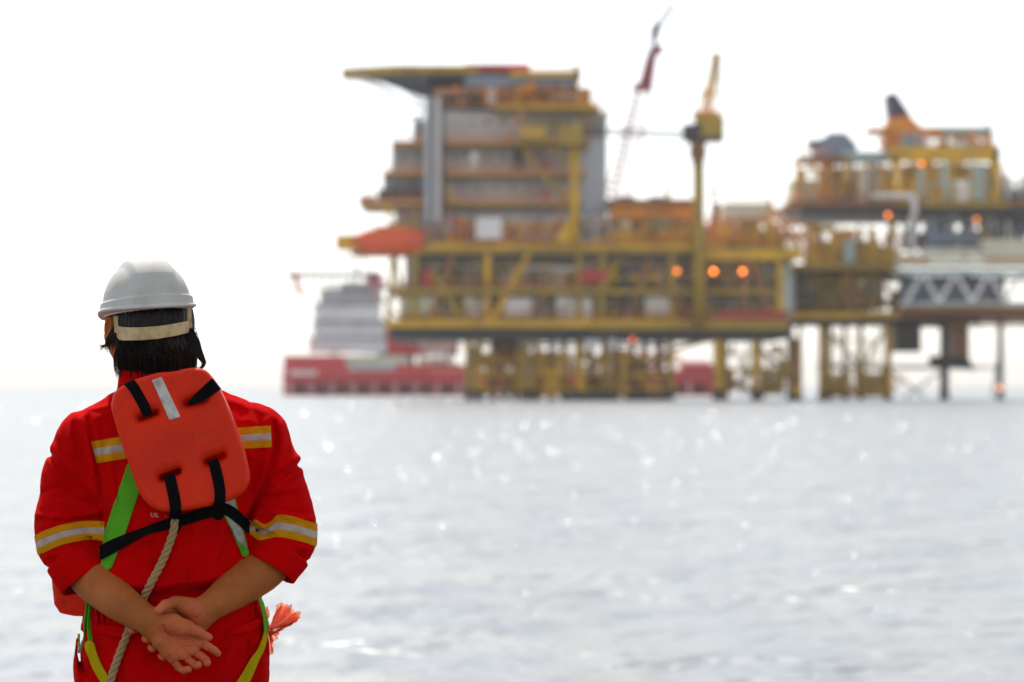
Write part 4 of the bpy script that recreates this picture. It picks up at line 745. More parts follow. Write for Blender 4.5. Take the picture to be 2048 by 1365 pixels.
for P in ([(183, 1254), (196, 1247), (225, 1252), (262, 1257), (262, 1276), (222, 1274), (190, 1264)], [(452, 1272), (468, 1254), (486, 1250), (512, 1238), (534, 1231), (530, 1240), (506, 1262), (480, 1268)]):
    patch('pocket_flap', M_RED, COV, Dc, lo_, hN, .005, lambda px, py, V: poly_d(px, py, P, True), thick=.002, sm=4)
bt = W(500, 1281, surf(500, 1281)-.002); MB().tube(bt, bt+np.array([0, -.003, 0]), .0042, n=14).build('button', M_RED, COV, True)
# lettering half hidden by the strap
def lettering(txt, px, py, h, m, parent, rot=0):
    cu = bpy.data.curves.new('lettering', 'FONT'); cu.body = txt; cu.size = h; cu.extrude = .0006; cu.offset = .0004
    o = bpy.data.objects.new('lettering', cu); link(o, parent); p = W(px, py, surf(px, py)-.003)
    o.rotation_euler = (math.pi/2, rot, 0); o.location = Vector(p)-Vector(root_of(parent).location); me = bpy.data.meshes.new_from_object(o); bpy.data.objects.remove(o); q = bpy.data.objects.new('lettering', me); link(q, parent); q.rotation_euler = (math.pi/2, rot, 0); q.location = Vector(p)-Vector(root_of(parent).location); me.materials.clear(); me.materials.append(m); return q
lettering('UIL', 301, 1034, .0125, mat('embroidery', (.55, .3, .28), .8), COV, .04); lettering('e', 329, 1036, .0125, mat('embroidery_dim', (.35, .12, .12), .8), COV, .04)
# ---------------------------------------------------------------- body: arms and hands, head and neck, one skin
def finger(pts, rad, k=.0015): return chain(C_(*pts), rad, k)
def arm_(P):
    S = spl(P, 4); return chain([W(*q[:3]) for q in S], [float(q[3]) for q in S], .004)
oL = -.012
def H(a): return [(p[0], p[1], p[2]+oL) for p in a]
# left arm, palm turned to the viewer
faL = arm_([(156, 1120, -.028, .046), (182, 1152, -.046, .0490), (214, 1183, -.092, .0455), (246, 1209, -.145, .0395), (278, 1230, -.180, .0325), (306, 1246, -.203, .0275)])
mcL = [chain(C_(*H(p)), r, .005) for p, r in (
    ([(300, 1252, -.192), (322, 1285, -.197), (345, 1316, -.199)], [.017, .0145, .0115]), ([(306, 1249, -.192), (340, 1282, -.195), (365, 1309, -.199)], [.016, .0135, .0115]),
    ([(312, 1246, -.192), (355, 1278, -.195), (384, 1299, -.200)], [.016, .0135, .0115]), ([(317, 1241, -.190), (365, 1266, -.194), (401, 1285, -.199)], [.016, .0135, .0112]),
    ([(308, 1262, -.199), (322, 1282, -.207), (338, 1304, -.205)], [.014, .0155, .012]), ([(322, 1238, -.200), (346, 1247, -.212), (368, 1256, -.212)], [.0155, .0205, .017]))]
fgL = [finger(H(p), r) for p, r in (
    ([(401, 1285, -.199), (417, 1294, -.196), (429, 1302, -.187), (435, 1307, -.180)], [.0102, .0092, .0086, .0080]),
    ([(386, 1301, -.200), (402, 1312, -.191), (412, 1321, -.199), (414, 1326, -.211)], [.0102, .0092, .0090, .0085]),
    ([(367, 1311, -.200), (382, 1323, -.193), (391, 1331, -.203), (397, 1330, -.215)], [.0098, .0088, .0086, .0080]),
    ([(347, 1319, -.200), (357, 1335, -.194), (367, 1341, -.204), (377, 1339, -.215)], [.0092, .0082, .0080, .0074]))]
thL = finger(H([(362, 1254, -.212), (376, 1255, -.216), (396, 1264, -.220), (418, 1275, -.218)]), [.0165, .0128, .0105, .0082], .006)
CRL = [([(376, 1243), (377, 1252), (383, 1263)], -.0016, 1.3), ([(327, 1250), (333, 1264), (348, 1276), (368, 1280), (386, 1276), (394, 1272)], -.0017, 1.4), ([(345, 1279), (362, 1287), (380, 1284), (398, 1276)], -.0011, 1.2), ([(338, 1314), (350, 1304), (364, 1295), (384, 1292)], -.0013, 1.2), ([(322, 1232), (316, 1242), (306, 1256), (299, 1263)], -.0010, 1.1), ([(318, 1230), (312, 1240), (302, 1252), (294, 1262)], -.0007, 1.1), ([(395, 1263), (392, 1268)], -.0008, 1.1),
       ([(345, 1328), (355, 1323), (370, 1322)], -.0016, 1.2), ([(367, 1322), (378, 1317), (386, 1314)], -.0014, 1.2), ([(387, 1313), (394, 1306), (402, 1299)], -.0015, 1.2), ([(402, 1300), (405, 1291)], -.0013, 1.2), ([(417, 1302), (418, 1295), (424, 1291)], -.0012, 1), ([(426, 1310), (430, 1303), (434, 1301)], -.0008, 1), ([(400, 1322), (405, 1317), (412, 1315)], -.0012, 1), ([(382, 1332), (385, 1325), (390, 1322)], -.001, 1), ([(356, 1341), (359, 1334), (366, 1332)], -.001, 1), ([(350, 1262), (352, 1272)], -.0004, 1.2)]
def handL(x, y, z):
    p = mcL[0](x, y, z)
    for g in mcL[1:]: p = smin(p, g(x, y, z), .013)
    d = smin(p, thL(x, y, z), .010)
    for g in fgL: d = np.minimum(d, smin(p, g(x, y, z), .006))
    return smin(d, faL(x, y, z), .022)
def armL(x, y, z):
    d = handL(x, y, z); m = np.abs(d) < .006
    if m.any(): d[m] -= folds(x[m], y[m], z[m], CRL, False)+.0004*vnoise(x[m], y[m], z[m], 120, 8)
    return d
# right arm, hand closed round the left wrist from behind
faR = arm_([(552, 1112, -.03, .045), (526, 1139, -.044, .0480), (488, 1166, -.082, .0455), (458, 1187, -.118, .0395), (430, 1207, -.144, .0325), (403, 1226, -.166, .0275)])
mcR = [chain(C_(*p), r, .005) for p, r in (
    ([(398, 1222, -.166), (362, 1222, -.166), (330, 1228, -.163)], [.017, .0135, .0115]), ([(396, 1228, -.164), (362, 1240, -.160), (330, 1248, -.155)], [.016, .013, .011]), ([(396, 1234, -.163), (366, 1254, -.158), (340, 1266, -.152)], [.016, .013, .011]),
    ([(398, 1240, -.163), (374, 1266, -.158), (352, 1284, -.152)], [.016, .013, .011]), ([(404, 1238, -.172), (396, 1256, -.172), (380, 1276, -.164)], [.0165, .015, .012]), ([(396, 1217, -.178), (378, 1215, -.188), (360, 1209, -.190)], [.0165, .020, .0150]))]
fgR = [finger(p, r) for p, r in (
    ([(330, 1228, -.160), (296, 1246, -.152), (272, 1258, -.158), (264, 1262, -.172)], [.010, .0092, .0085, .0078]), ([(330, 1248, -.155), (304, 1268, -.152), (291, 1277, -.163), (295, 1279, -.182)], [.0105, .0095, .0090, .0088]),
    ([(340, 1266, -.152), (314, 1287, -.152), (302, 1295, -.165), (305, 1298, -.184)], [.0100, .0090, .0082, .0078]), ([(352, 1284, -.152), (332, 1304, -.152), (322, 1312, -.163), (326, 1316, -.180)], [.0092, .0082, .0075, .0070]))]
thR = finger([(368, 1211, -.188), (350, 1205, -.200), (331, 1210, -.222), (317, 1221, -.236)], [.0165, .0125, .0108, .0092], .005)
CRR = [([(362, 1203), (356, 1215), (346, 1223)], -.0015, 1.4), ([(366, 1204), (362, 1212)], -.0006, 1.2), ([(404, 1210), (407, 1220), (400, 1232), (390, 1238)], -.0012, 1.6), ([(412, 1222), (412, 1240), (405, 1252)], -.0008, 1.5), ([(426, 1214), (431, 1210)], -.0009, 1.2)]
def handR(x, y, z):
    p = mcR[0](x, y, z)
    for g in mcR[1:]: p = smin(p, g(x, y, z), .013)
    d = smin(p, thR(x, y, z), .009)
    for g in fgR: d = np.minimum(d, smin(p, g(x, y, z), .006))
    return smin(d, faR(x, y, z), .022)
def armR(x, y, z):
    d = handR(x, y, z); m = np.abs(d) < .006
    if m.any(): d[m] -= folds(x[m], y[m], z[m], CRR, False)+.0004*vnoise(x[m], y[m], z[m], 120, 9)
    return d
YAW = math.radians(22); hd_c = W(290, 650, .035)
def Hd(s, fwd, up): return hd_c+np.array([s*math.cos(YAW)-fwd*math.sin(YAW), s*math.sin(YAW)+fwd*math.cos(YAW), up])
Rh = np.array([[math.cos(YAW), -math.sin(YAW), 0], [math.sin(YAW), math.cos(YAW), 0], [0, 0, 1]])
headp = [ell(Hd(0, 0, .025), (.076, .095, .10), Rh), ell(Hd(0, .03, -.035), (.062, .066, .082), Rh), cap(Hd(-.035, .055, -.055), Hd(-.02, .075, -.095), .032, .022), cap(Hd(.035, .055, -.055), Hd(.02, .075, -.095), .032, .022),
         cap(W(300, 700, .035), W(308, 840, .03), .056, .062), cap(Hd(0, .098, .01), Hd(0, .122, -.028), .008, .012), cap(Hd(-.014, .112, -.032), Hd(.014, .112, -.032), .008), cap(Hd(-.02, .102, -.06), Hd(.02, .102, -.06), .0075), cap(Hd(-.018, .100, -.07), Hd(.018, .100, -.07), .008), ell(Hd(-.05, .055, -.025), (.03, .03, .03)), ell(Hd(.05, .055, -.025), (.03, .03, .03))]
eyes = [ell(Hd(-.03, .092, .01), (.016, .012, .010)), ell(Hd(.03, .092, .01), (.016, .012, .010))]
def ear(s):
    c = Hd(s*.080, .002, -.008); o = ell(c, (.014, .015, .029), Rh); i = ell(Hd(s*.089, -.003, -.004), (.010, .009, .018), Rh); lb = ell(Hd(s*.08, .006, -.033), (.008, .01, .012), Rh)
    return lambda x, y, z: smax(smin(o(x, y, z), lb(x, y, z), .008), -i(x, y, z), .005)
ears = [ear(-1), ear(1)]
def head(x, y, z):
    d = headp[0](x, y, z)
    for g in headp[1:]: d = smin(d, g(x, y, z), .014)
    for g in eyes: d = smax(d, -g(x, y, z), .006)
    for g in eyes: d = np.minimum(d, g(x, y, z)+.003)
    for g in ears: d = smin(d, g(x, y, z), .006)
    return d
h1 = .00125
A1 = nets(*field(armL, np.minimum(W(120, 1365, 0), W(120, 1365, 0))*[1, 0, 1]+[0, D0-.27, 0], W(460, 1070, 0)*[1, 0, 1]+[0, D0+.05, 0], h1))
A2 = nets(*field(armR, W(240, 1345, 0)*[1, 0, 1]+[0, D0-.27, 0], W(615, 1060, 0)*[1, 0, 1]+[0, D0+.05, 0], h1))
A3 = nets(*field(head, hd_c+[-.16, -.16, -.22], hd_c+[.16, .2, .15], .0022))
# colour of the skin itself: palms and fingertips are pinker
def redden(V, cs):
    r = np.zeros(len(V))
    for (px, py, rad, k) in cs:
        X, Y = PX(V[:, 0], V[:, 1], V[:, 2]); r = np.maximum(r, k*np.exp(-(((X-px)**2+(Y-py)**2)/rad**2)**1.5))
    return r
r1 = redden(A1[0], [(360, 1285, 52, .75), (385, 1318, 45, .85), (410, 1290, 40, .8), (355, 1300, 20, 1)]); r2 = redden(A2[0], [(320, 1220, 24, .9), (385, 1232, 30, .7), (290, 1275, 30, 1), (312, 1308, 26, 1), (264, 1262, 16, 1)]); r3 = np.zeros(len(A3[0]))
A4 = nets(*field(lambda x, y, z: cover_base(x, y, z)+.030, lo, hi, .008)); n1, n2 = len(A1[0]), len(A2[0]); n3 = len(A3[0])
BODY = mesh_obj('body', np.concatenate([A1[0], A2[0], A3[0], A4[0]]), np.concatenate([A1[1], A2[1]+n1, A3[1]+n1+n2, A4[1]+n1+n2+n3]), M_SKIN, MAN)
ca = BODY.data.attributes.new('pink', 'FLOAT', 'POINT'); rr_ = np.concatenate([r1, r2, r3, np.zeros(len(A4[0]))]).astype(f32)
if len(ca.data) == len(rr_): ca.data.foreach_set('value', rr_)
n = M_SKIN.node_tree; b = n.nodes['Principled BSDF']; at = n.nodes.new('ShaderNodeAttribute'); at.attribute_name = 'pink'; mx = n.nodes.new('ShaderNodeMix'); mx.data_type = 'RGBA'
src = b.inputs['Base Color'].links[0].from_socket; n.links.new(at.outputs['Fac'], mx.inputs[0]); n.links.new(src, mx.inputs[6]); mx.inputs[7].default_value = (.66, .150, .065, 1); n.links.new(mx.outputs[2], b.inputs['Base Color'])
# ---------------------------------------------------------------- hair
hb = [ell(W(313, 655, .035), (.086, .102, .105)), ell(W(318, 690, .012), (.080, .080, .050)), ell(W(312, 716, .008), (.066, .068, .034)), ell(W(302, 738, .004), (.048, .058, .022)), ell(W(290, 642, .035), (.078, .084, .09))]
def hair(x, y, z):
    d = hb[0](x, y, z)
    for g in hb[1:]: d = smin(d, g(x, y, z), .02)
    a = np.arctan2(x-W(305, 0, 0)[0], -(y-D0-.03)); st = np.sin(a*46+3*np.sin(z*60)+z*90)*.0010
    d = d-st-.005*vnoise(x*2.2, y*2.2, z*.5, 20, 11)-.002*vnoise(x*3, y*3, z*.6, 50, 12)
    fr = (x-hd_c[0])*(-math.sin(YAW))+(y-hd_c[1])*math.cos(YAW)          # keep the face free
    d = smax(d, fr-.058-np.clip((z-hd_c[2])*1.0, -.03, .0), .01)
    return d
Vh, Fh = nets(*field(hair, hd_c+[-.13, -.15, -.14], hd_c+[.15, .18, .12], .0022))
HAIR = mesh_obj('hair', Vh, Fh, M_HAIR, MAN)
hs_ = MB()
def strand(P, r): 
    P = spl(P, 3); hs_.path([W(*p) for p in P], r, 3, taper=lambda t: 1-.8*t)
R2 = random.Random(3)
for i in range(1400):
    a = R2.uniform(-1.8, 1.95); lv = R2.uniform(662, 716); rx_, ry_ = .085*R2.uniform(.95, 1.06), .10*R2.uniform(.97, 1.03)
    c = W(314, lv, .03); x0 = c[0]+rx_*math.sin(a); y0 = -ry_*math.cos(a)+.03; ln = R2.uniform(26, 60)-abs(a)*4
    X0 = CX+x0*FPX/(D0+y0); P = []; tw_ = R2.gauss(0, 10); sp_ = R2.uniform(-.1, .25)
    for k in range(6):
        t = k/5; shrink = 1-.26*t*t*(1-sp_); P.append((312+(X0-312)*shrink+tw_*t*t, lv+ln*t+14*t, .03+(y0-.03)*(1-.28*t)-.004))
    strand(P, R2.uniform(.0005, .0016))
for i in range(120):   # lock curling out over the right side of the neck
    o = R2.gauss(0, 3.6); s = R2.uniform(.7, 1.1); strand([(380+o*1.5, 655+R2.uniform(0, 20), -.03), (389+o*1.6, 684, -.035), (394+o*1.5, 700, -.04), (401+o*1.2, 714, -.045), (408+o*.7*s, 726, -.045), (405+o*.4-2*s, 736+R2.gauss(0, 1.5), -.045), (397-5*s, 739+R2.gauss(0, 2), -.04)][:R2.choice((5, 6, 7))], R2.uniform(.0008, .0015))
for i in range(90):   # locks over the left ear and nape
    o = R2.gauss(0, 4); e = R2.uniform(-1, 1); strand([(236+o, 668, -.03), (226+o*.7, 680, -.02), (214+o*.6+e*4, 690, -.01), (203+e*7, 696+R2.gauss(0, 4), 0)], R2.uniform(.0004, .0009))
for i in range(90):   # hair falling past the ear
    o = R2.uniform(-8, 12); strand([(236+o, 652, -.025+.01*R2.random()), (226+o, 668, -.03), (219+o*1.1, 684, -.03), (222+o*1.3, 700+R2.gauss(0, 5), -.025)], R2.uniform(.0005, .0012))
for i in range(40):
    o = R2.gauss(0, 3); strand([(240+o, 690, -.03), (232+o, 712, -.02), (233+o*1.2, 735, -.02), (238+o*1.4, 752+R2.uniform(-4, 8), -.02)], R2.uniform(.0004, .0009))
HS = hs_.build('loose_strands', M_HAIR, HAIR, True)
for s, x in ((-1, 262), (1, 428)):
    bo = chain(C_((x, 1960, 0), (x, 2030, 0), (x+s*6, 2038, .12)), [.058, .05, .042], .03); V, F = nets(*field(lambda x_, y_, z_: smax(bo(x_, y_, z_), .551-z_, .008), W(x-90, 2064, 0)*[1, 0, 1]+[0, D0-.1, 0], W(x+90, 1890, 0)*[1, 0, 1]+[0, D0+.2, 0], .005)); mesh_obj('boot', V, F, M_BLK, MAN)
# ---------------------------------------------------------------- safety helmet
HM = thing('safety_helmet', 'scuffed white safety helmet with a central ridge on the man\'s head', 'helmet', hd_c+np.array([0, 0, .04]))
hc = W(294, 617, .035); roll = math.radians(-3.8); pit = math.radians(-3); hy_ = math.radians(24)
Rm = np.array((Matrix.Rotation(roll, 3, 'Y') @ Matrix.Rotation(hy_, 3, 'Z') @ Matrix.Rotation(pit, 3, 'X')))
Rm = Rm.astype(f32)
def hloc(x, y, z):
    x, y, z = x-hc[0], y-hc[1], z-hc[2]
    return Rm[0,0]*x+Rm[1,0]*y+Rm[2,0]*z, Rm[0,1]*x+Rm[1,1]*y+Rm[2,1]*z, Rm[0,2]*x+Rm[1,2]*y+Rm[2,2]*z
def helm(x, y, z):
    u, v, w_ = hloc(x, y, z)
    def el(a, b, c, cz=0.): 
        uu, vv, ww = u/a, v/b, (w_-cz)/c; k0 = np.sqrt(uu*uu+vv*vv+ww*ww)+1e-9; k1 = np.sqrt((uu/a)**2+(vv/b)**2+(ww/c)**2)+1e-9; return k0*(k0-1)/k1
    dome = el(.0965, .125, .107, .006)
    S_ = np.clip((.056-np.abs(u+.002))/.016, 0, 1); S_ = S_*S_*(3-2*S_)*np.clip((w_-.02)/.05, 0, 1); d = dome-.0058*S_
    ce = np.sqrt((u/.103)**2+(v/.131)**2)
    gut = smax((ce-1)*.10+np.maximum(w_-.004, 0)*.10, np.maximum(w_-.019, -.008-w_), .004)
    peak = np.clip(v/.13, 0, 1)**2*.035
    wavy = -.005-.004*np.cos(2*np.arctan2(u, -v))
    brim = smax((np.sqrt((u/.1085)**2+(v/(.138+peak))**2)-1)*.11, np.abs(w_-wavy)-.0035, .003)
    d = smin(smin(d, gut, .0025), brim, .004)
    slot = np.minimum(np.abs(np.abs(u)-.062)-.0015, 1)      # small steps on the gutter
    d = d+.0012*(np.clip(1-np.abs(np.abs(u-.01)-.05)/.003, 0, 1))*(w_ > -.005)*(w_ < .018)
    inner = el(.0925, .121, .103, .006)
    inner = np.minimum(inner, np.maximum((np.sqrt((u/.0925)**2+(v/.122)**2)-1)*.09, w_-.008))
    d = smax(d, -inner, .002)
    return smax(d, -w_-.014, .001)
Vm, Fm = nets(*field(helm, hc+[-.15, -.2, -.05], hc+[.15, .2, .135], .0016)); Vm = relax(Vm, Fm, 1, .4); mesh_obj('shell', Vm, Fm, M_HELM, HM)
def hw(u, v, w_): return hc+Rm@np.array([u, v, w_])
def ribbon(name, m, parent, ctr, up, th, n=None):
    """solid strip: ctr = list of centre points, up = list of half-width vectors, th = thickness"""
    ctr = np.array(ctr); up = np.array(up); N = len(ctr); tg = np.gradient(ctr, axis=0); nr = np.cross(tg, up); nr /= np.linalg.norm(nr, axis=1)[:, None]+1e-12
    V = np.concatenate([ctr+up+nr*th/2, ctr-up+nr*th/2, ctr-up-nr*th/2, ctr+up-nr*th/2]); F = []
    for i in range(N-1):
        for k in range(4): a, b_ = k*N+i, ((k+1) % 4)*N+i; F.append((a, b_, b_+1, a+1))
    F += [(0, N, 2*N, 3*N)[::-1], (N-1, 2*N-1, 3*N-1, 4*N-1)]
    o = mesh_obj(name, V, F, m, parent, False); bv = o.modifiers.new('edge', 'BEVEL'); bv.width = min(.0008, th*.3); bv.segments = 1; bv.limit_method = 'ANGLE'; return o
# nape strap of the harness inside the helmet
ctr, up = [], []
for i in range(41):
    t = i/40; px = 240+t*140
    a = math.radians(-72+140*t); y = .035-.124*math.cos(a)-.004; px = 306+82*math.sin(a)
    py = np.interp(px, [230, 245, 260, 285, 320, 350, 378], [664, 668, 668.5, 668, 665, 660, 654]); hw_ = np.interp(px, [232, 240, 262, 370, 382], [9, 13.5, 13, 12, 11])
    ctr.append(W(px, py, y)); up.append((0, 0, hw_*PS))
ribbon('nape_strap', M_BEI, HM, ctr, up, .003)
for xs, yt in (((229, 246), 640), ((374, 382), 618)):
    c = []; u_ = []
    for k in range(9):
        t = k/8; xx = (xs[0]+xs[1])/2+(-2 if xs[0] < 300 else 1)*(1-t); sgn = (xx-307)/81; yv = .035-.122*math.sqrt(max(0, 1-sgn*sgn))-.003
        c.append(W(xx, yt-8+(668-yt+6)*t, yv)); u_.append(((xs[1]-xs[0])/2*PS, 0, 0))
    ribbon('hanger', M_BEI, HM, c, u_, .0025)
for x, hh in ((288, 9), (314, 10), (339, 9.5), (300, 6)):
    sgn = (x-307)/80; yv = .035-.122*math.sqrt(1-sgn*sgn)-.0075; py = np.interp(x, [260, 320, 378], [672.5, 668, 656])
    ribbon('adjuster_loop', M_BEI, HM, [W(x-2, py, yv), W(x, py, yv-.0015), W(x+2.5, py, yv)], [(0, 0, hh*PS)]*3, .002)
# ---------------------------------------------------------------- life vest
LV = thing('life_vest', 'orange foam life vest pad with four slots and black straps on the man\'s back', 'life vest', W(355, 880, -.15))
PADP = [(222, 800), (226, 786), (242, 773), (262, 762), (300, 750), (322, 745), (345, 744), (368, 738), (390, 736), (408, 741), (422, 756), (438, 780), (456, 820), (474, 868), (488, 910), (496, 945), (496, 965), (486, 985), (468, 998), (440, 1008), (400, 1016), (360, 1023), (330, 1025), (308, 1018), (290, 1002), (274, 975), (256, 925), (240, 880), (226, 838), (220, 815)]
DP = 6.22
def pad_py(x, z): return CX+x*FPX/DP, HY-(z-CAMZ)*FPX/DP
PADS = [tuple(p) for p in spl(PADP+[PADP[0]], 2)[:-1]]
def pad_ctr(px, py): return -.152+.00007*(px-360)-.00012*(py-880)+.00000045*(px-360)**2
def pad0(x, y, z):
    px, py = pad_py(x, z); d2 = poly_d(px.astype(f32), py.astype(f32), PADS, True)*(DP/FPX); yc = D0+pad_ctr(px, py)
    r = .014; a = d2+r; b = np.abs(y-yc)-.026+r
    return (np.minimum(np.maximum(a, b), 0)+np.sqrt(np.maximum(a, 0)**2+np.maximum(b, 0)**2)-r).astype(f32)
SLOTS = [((279, 838), (311, 826)), ((370, 809), (404, 799)), ((325, 956), (356, 943)), ((413, 925), (445, 912))]
def pad(x, y, z):
    d = pad0(x, y, z); px, py = pad_py(x, z)
    for a, b_ in SLOTS:
        s = (poly_d(px.astype(f32), py.astype(f32), [a, b_])-5.2)*(DP/FPX); d = smax(d, -s, .024)
    return d-.0014*vnoise(x, y, z, 9, 13)-.0003*vnoise(x, y, z, 60, 14)
lp = np.array([W(205, 0, -.15)[0], D0-.23, W(0, 1042, -.15)[2]]); hp = np.array([W(512, 0, -.15)[0], D0-.08, W(0, 724, -.15)[2]])
Vp, Fp = nets(*field(pad, lp, hp, .002)); mesh_obj('back_pad', Vp, Fp, M_VEST, LV)
def padcov(x, y, z): return smin(pad0(x, y, z), cover_base(x, y, z)-.004, .03)
lq = np.array([W(190, 0, -.12)[0], D0-.23, W(0, 1125, -.12)[2]]); hq = np.array([W(512, 0, -.12)[0], D0+.05, W(0, 735, -.12)[2]])
Dq, lq_, hq_ = field(padcov, lq, hq, .003)
def on_pad(name, m, parent, sc_, off=.0010, th=.0012, ymax=-.04, sm=2): return patch(name, m, parent, Dq, lq_, hq_, off, sc_, thick=th, sm=sm, ymax=ymax)
_s = strip([(255, 762), (266, 774), (281, 799), (291, 818), (299, 842)], 21); on_pad('strap', M_BLK, LV, lambda px, py, V: np.maximum(_s(px, py), py-(838-12*(px-279)/32)))
on_pad('strap', M_BLK, LV, lambda px, py, V: poly_d(px, py, [(424, 757), (442, 779), (406, 803), (381, 811), (374, 807), (388, 791)], True))
_l = strip([(332, 930), (338, 950), (344, 975), (350, 1005), (352, 1040), (350, 1056)], 23); _r = strip([(418, 900), (426, 922), (434, 950), (440, 985), (438, 1015), (436, 1030)], 22)
on_pad('strap', M_BLK, LV, lambda px, py, V: np.maximum(_l(px, py), (956-13*(px-325)/31)-py)); on_pad('strap', M_BLK, LV, lambda px, py, V: np.maximum(_r(px, py), (925-13*(px-413)/32)-py))
on_pad('strap_loop', M_BLK, LV, lambda px, py, V: poly_d(px, py, [(338, 1028), (363, 1024), (364, 1052), (341, 1056)], True), off=.0026); on_pad('strap_loop', M_BLK, LV, lambda px, py, V: poly_d(px, py, [(426, 1006), (447, 1002), (446, 1030), (424, 1034)], True), off=.0026)
on_pad('reflective_patch', mat('worn_silver', (.62, .60, .55), .5, stain=(.15, .13, .1), stain_amt=.6, vscale=45), LV, lambda px, py, V: poly_d(px, py, [(304, 761), (323, 754), (361, 834), (339, 841)], True), off=.0006, th=.0006, sm=0)
WS = [(196, 1108), (220, 1096), (245, 1084), (290, 1063), (330, 1050), (360, 1042), (400, 1030), (440, 1018), (462, 1024), (485, 1043), (510, 1066)]
# belt round the waist: follows the coverall, clear of the folds
Db, lb_, hb_ = field(lambda x, y, z: cover_base(x, y, z)-.003, lq, hq, .003)
cov_lim = lambda px: np.interp(px, [190, 203, 204, 600], [0, 0, 0, 0])
patch('waist_belt', M_BLK, LV, Dc, lo_, hN, .0052, lambda px, py, V: np.maximum(np.maximum(strip(WS, ([190, 230, 290, 330, 440, 500], [27, 26, 16, 21, 24, 20]))(px, py), 200-px), px-499), thick=.0014, sm=8, ymax=.02)
bk = W(497, 1062, -.045); MB().path([bk+np.array(v) for v in ((-.006, -.004, .024), (.005, -.004, .022), (.008, -.004, -.02), (-.004, -.004, -.024), (-.006, -.004, .024))], .0017, 6).build('buckle', M_STEEL, LV, True)
FP = [(106, 900), (105, 1160), (110, 1208), (122, 1226), (150, 1232), (300, 1234), (440, 1232), (455, 1200), (455, 900), (430, 860), (140, 860)]
def fpad(x, y, z):
    dd = D0+.17; px = CX+x*FPX/dd; py = HY-(z-CAMZ)*FPX/dd; d2 = poly_d(px.astype(f32), py.astype(f32), FP, True)*(dd/FPX); r = .014; a = d2+r; b = np.abs(y-dd)-.026+r
    return (np.minimum(np.maximum(a, b), 0)+np.sqrt(np.maximum(a, 0)**2+np.maximum(b, 0)**2)-r).astype(f32)
Vf, Ff = nets(*field(fpad, [W(90, 0, .17)[0], D0+.12, W(0, 1245, .17)[2]], [W(470, 0, .17)[0], D0+.22, W(0, 850, .17)[2]], .004)); mesh_obj('front_pad', Vf, Ff, M_VEST, LV)
# ---------------------------------------------------------------- fall-arrest harness
HN = thing('safety_harness', 'green and yellow webbing safety harness crossing the man\'s back and hips', 'harness', W(345, 1100, -.12))
gl = strip([(272, 940), (262, 972), (246, 1018), (232, 1060), (216, 1100), (208, 1122)], 40); Dg, lg_, hg_ = Dc, lo_, hN
patch('back_strap', M_GRN, HN, Dc, lo_, hN, .0018, lambda px, py, V: np.maximum(gl(px, py), (205+(py-1100)*-.1-px)*.5), thick=.0012, sm=5)
ax_ = np.array([(272, 940), (262, 972), (246, 1018), (232, 1060), (216, 1100), (208, 1122)], float)
patch('stitching', mat('dark_thread', (.02, .05, .01), .8), HN, Dc, lo_, hN, .0036, lambda px, py, V: np.maximum(np.abs(gl(px, py)+3.4)-.45, np.sin(py*1.9)*.6-.25), thick=.0004, sm=3)
gr = lambda px, py, V=None: np.maximum(poly_d(px, py, [tuple(q) for q in spl([(446, 985), (460, 1022), (475, 1062), (490, 1106)], 5)])-np.interp(py, [985, 1100], [19, 8]), py-1200)
patch('back_strap', mat('worn_reflective', (.42, .40, .36), .6, stain=(.12, .12, .14), stain_amt=.7, vscale=60), HN, Dc, lo_, hN, .0026, lambda px, py, V: np.maximum(gr(px, py)+2.5, py-1086-(px-480)), thick=.0012, sm=5)
patch('strap_edge', M_GRN, HN, Dc, lo_, hN, .0014, lambda px, py, V: np.maximum(gr(px, py), px-499), thick=.0012, sm=5)
def free(pts, hwv, name, m, th=.0028, parent=None, n=6):
    P = spl(pts, n); W3 = [W(*p) for p in P]; Hs = spl([list(h) for h in hwv], n) if len(hwv) == len(pts) else np.array([hwv[0]]*len(P)); return ribbon(name, m, parent or HN, W3, Hs, th)
free([(181, 1185, -.065), (180, 1215, -.07), (176, 1245, -.07), (172, 1275, -.06), (165, 1300, -.045)], [(.008, .012, 0), (.008, .012, 0), (.0075, .012, 0), (.004, .01, 0), (.003, .006, 0)], 'hip_strap', M_GRN)
free([(184, 1200, -.078), (179, 1235, -.082), (181, 1262, -.088), (184, 1285, -.094), (181, 1303, -.10)], [(.003, .006, 0), (.003, .006, 0), (.006, .006, 0), (.007, .006, 0), (.003, .003, 0)], 'strap_tail', M_GRN)
LG = [(180, 1292), (186, 1312), (196, 1336), (212, 1362), (240, 1400), (290, 1450)]
patch('leg_strap', M_YWB, HN, Dc, lo_, hN, .003, lambda px, py, V: strip(LG, 19)(px, py), thick=.002, sm=4); RG = [(535, 1240), (531, 1270), (522, 1300), (508, 1325), (488, 1362), (460, 1400), (420, 1440)]
patch('leg_strap', M_YWB, HN, Dc, lo_, hN, .003, lambda px, py, V: np.maximum(strip(RG, ([455, 500, 525, 540], [26, 20, 10, 6]))(px, py), 1225-py), thick=.002, sm=4)
free([(518, 1195, -.06), (526, 1215, -.06), (531, 1245, -.055), (532, 1262, -.06)], [(.003, .010, 0)], 'hip_strap', M_GRN)
mb = MB(); mb.box(W(155, 1297, -.05), W(160, 1268, -.04)); mb.build('buckle', M_BUCK, HN); mb = MB(); mb.tube(W(156, 1306, -.05), W(166, 1282, -.045), .0028, n=8); mb.tube(W(160, 1307, -.05), W(169, 1284, -.045), .0022, n=8); mb.build('adjuster', M_STEEL, HN)
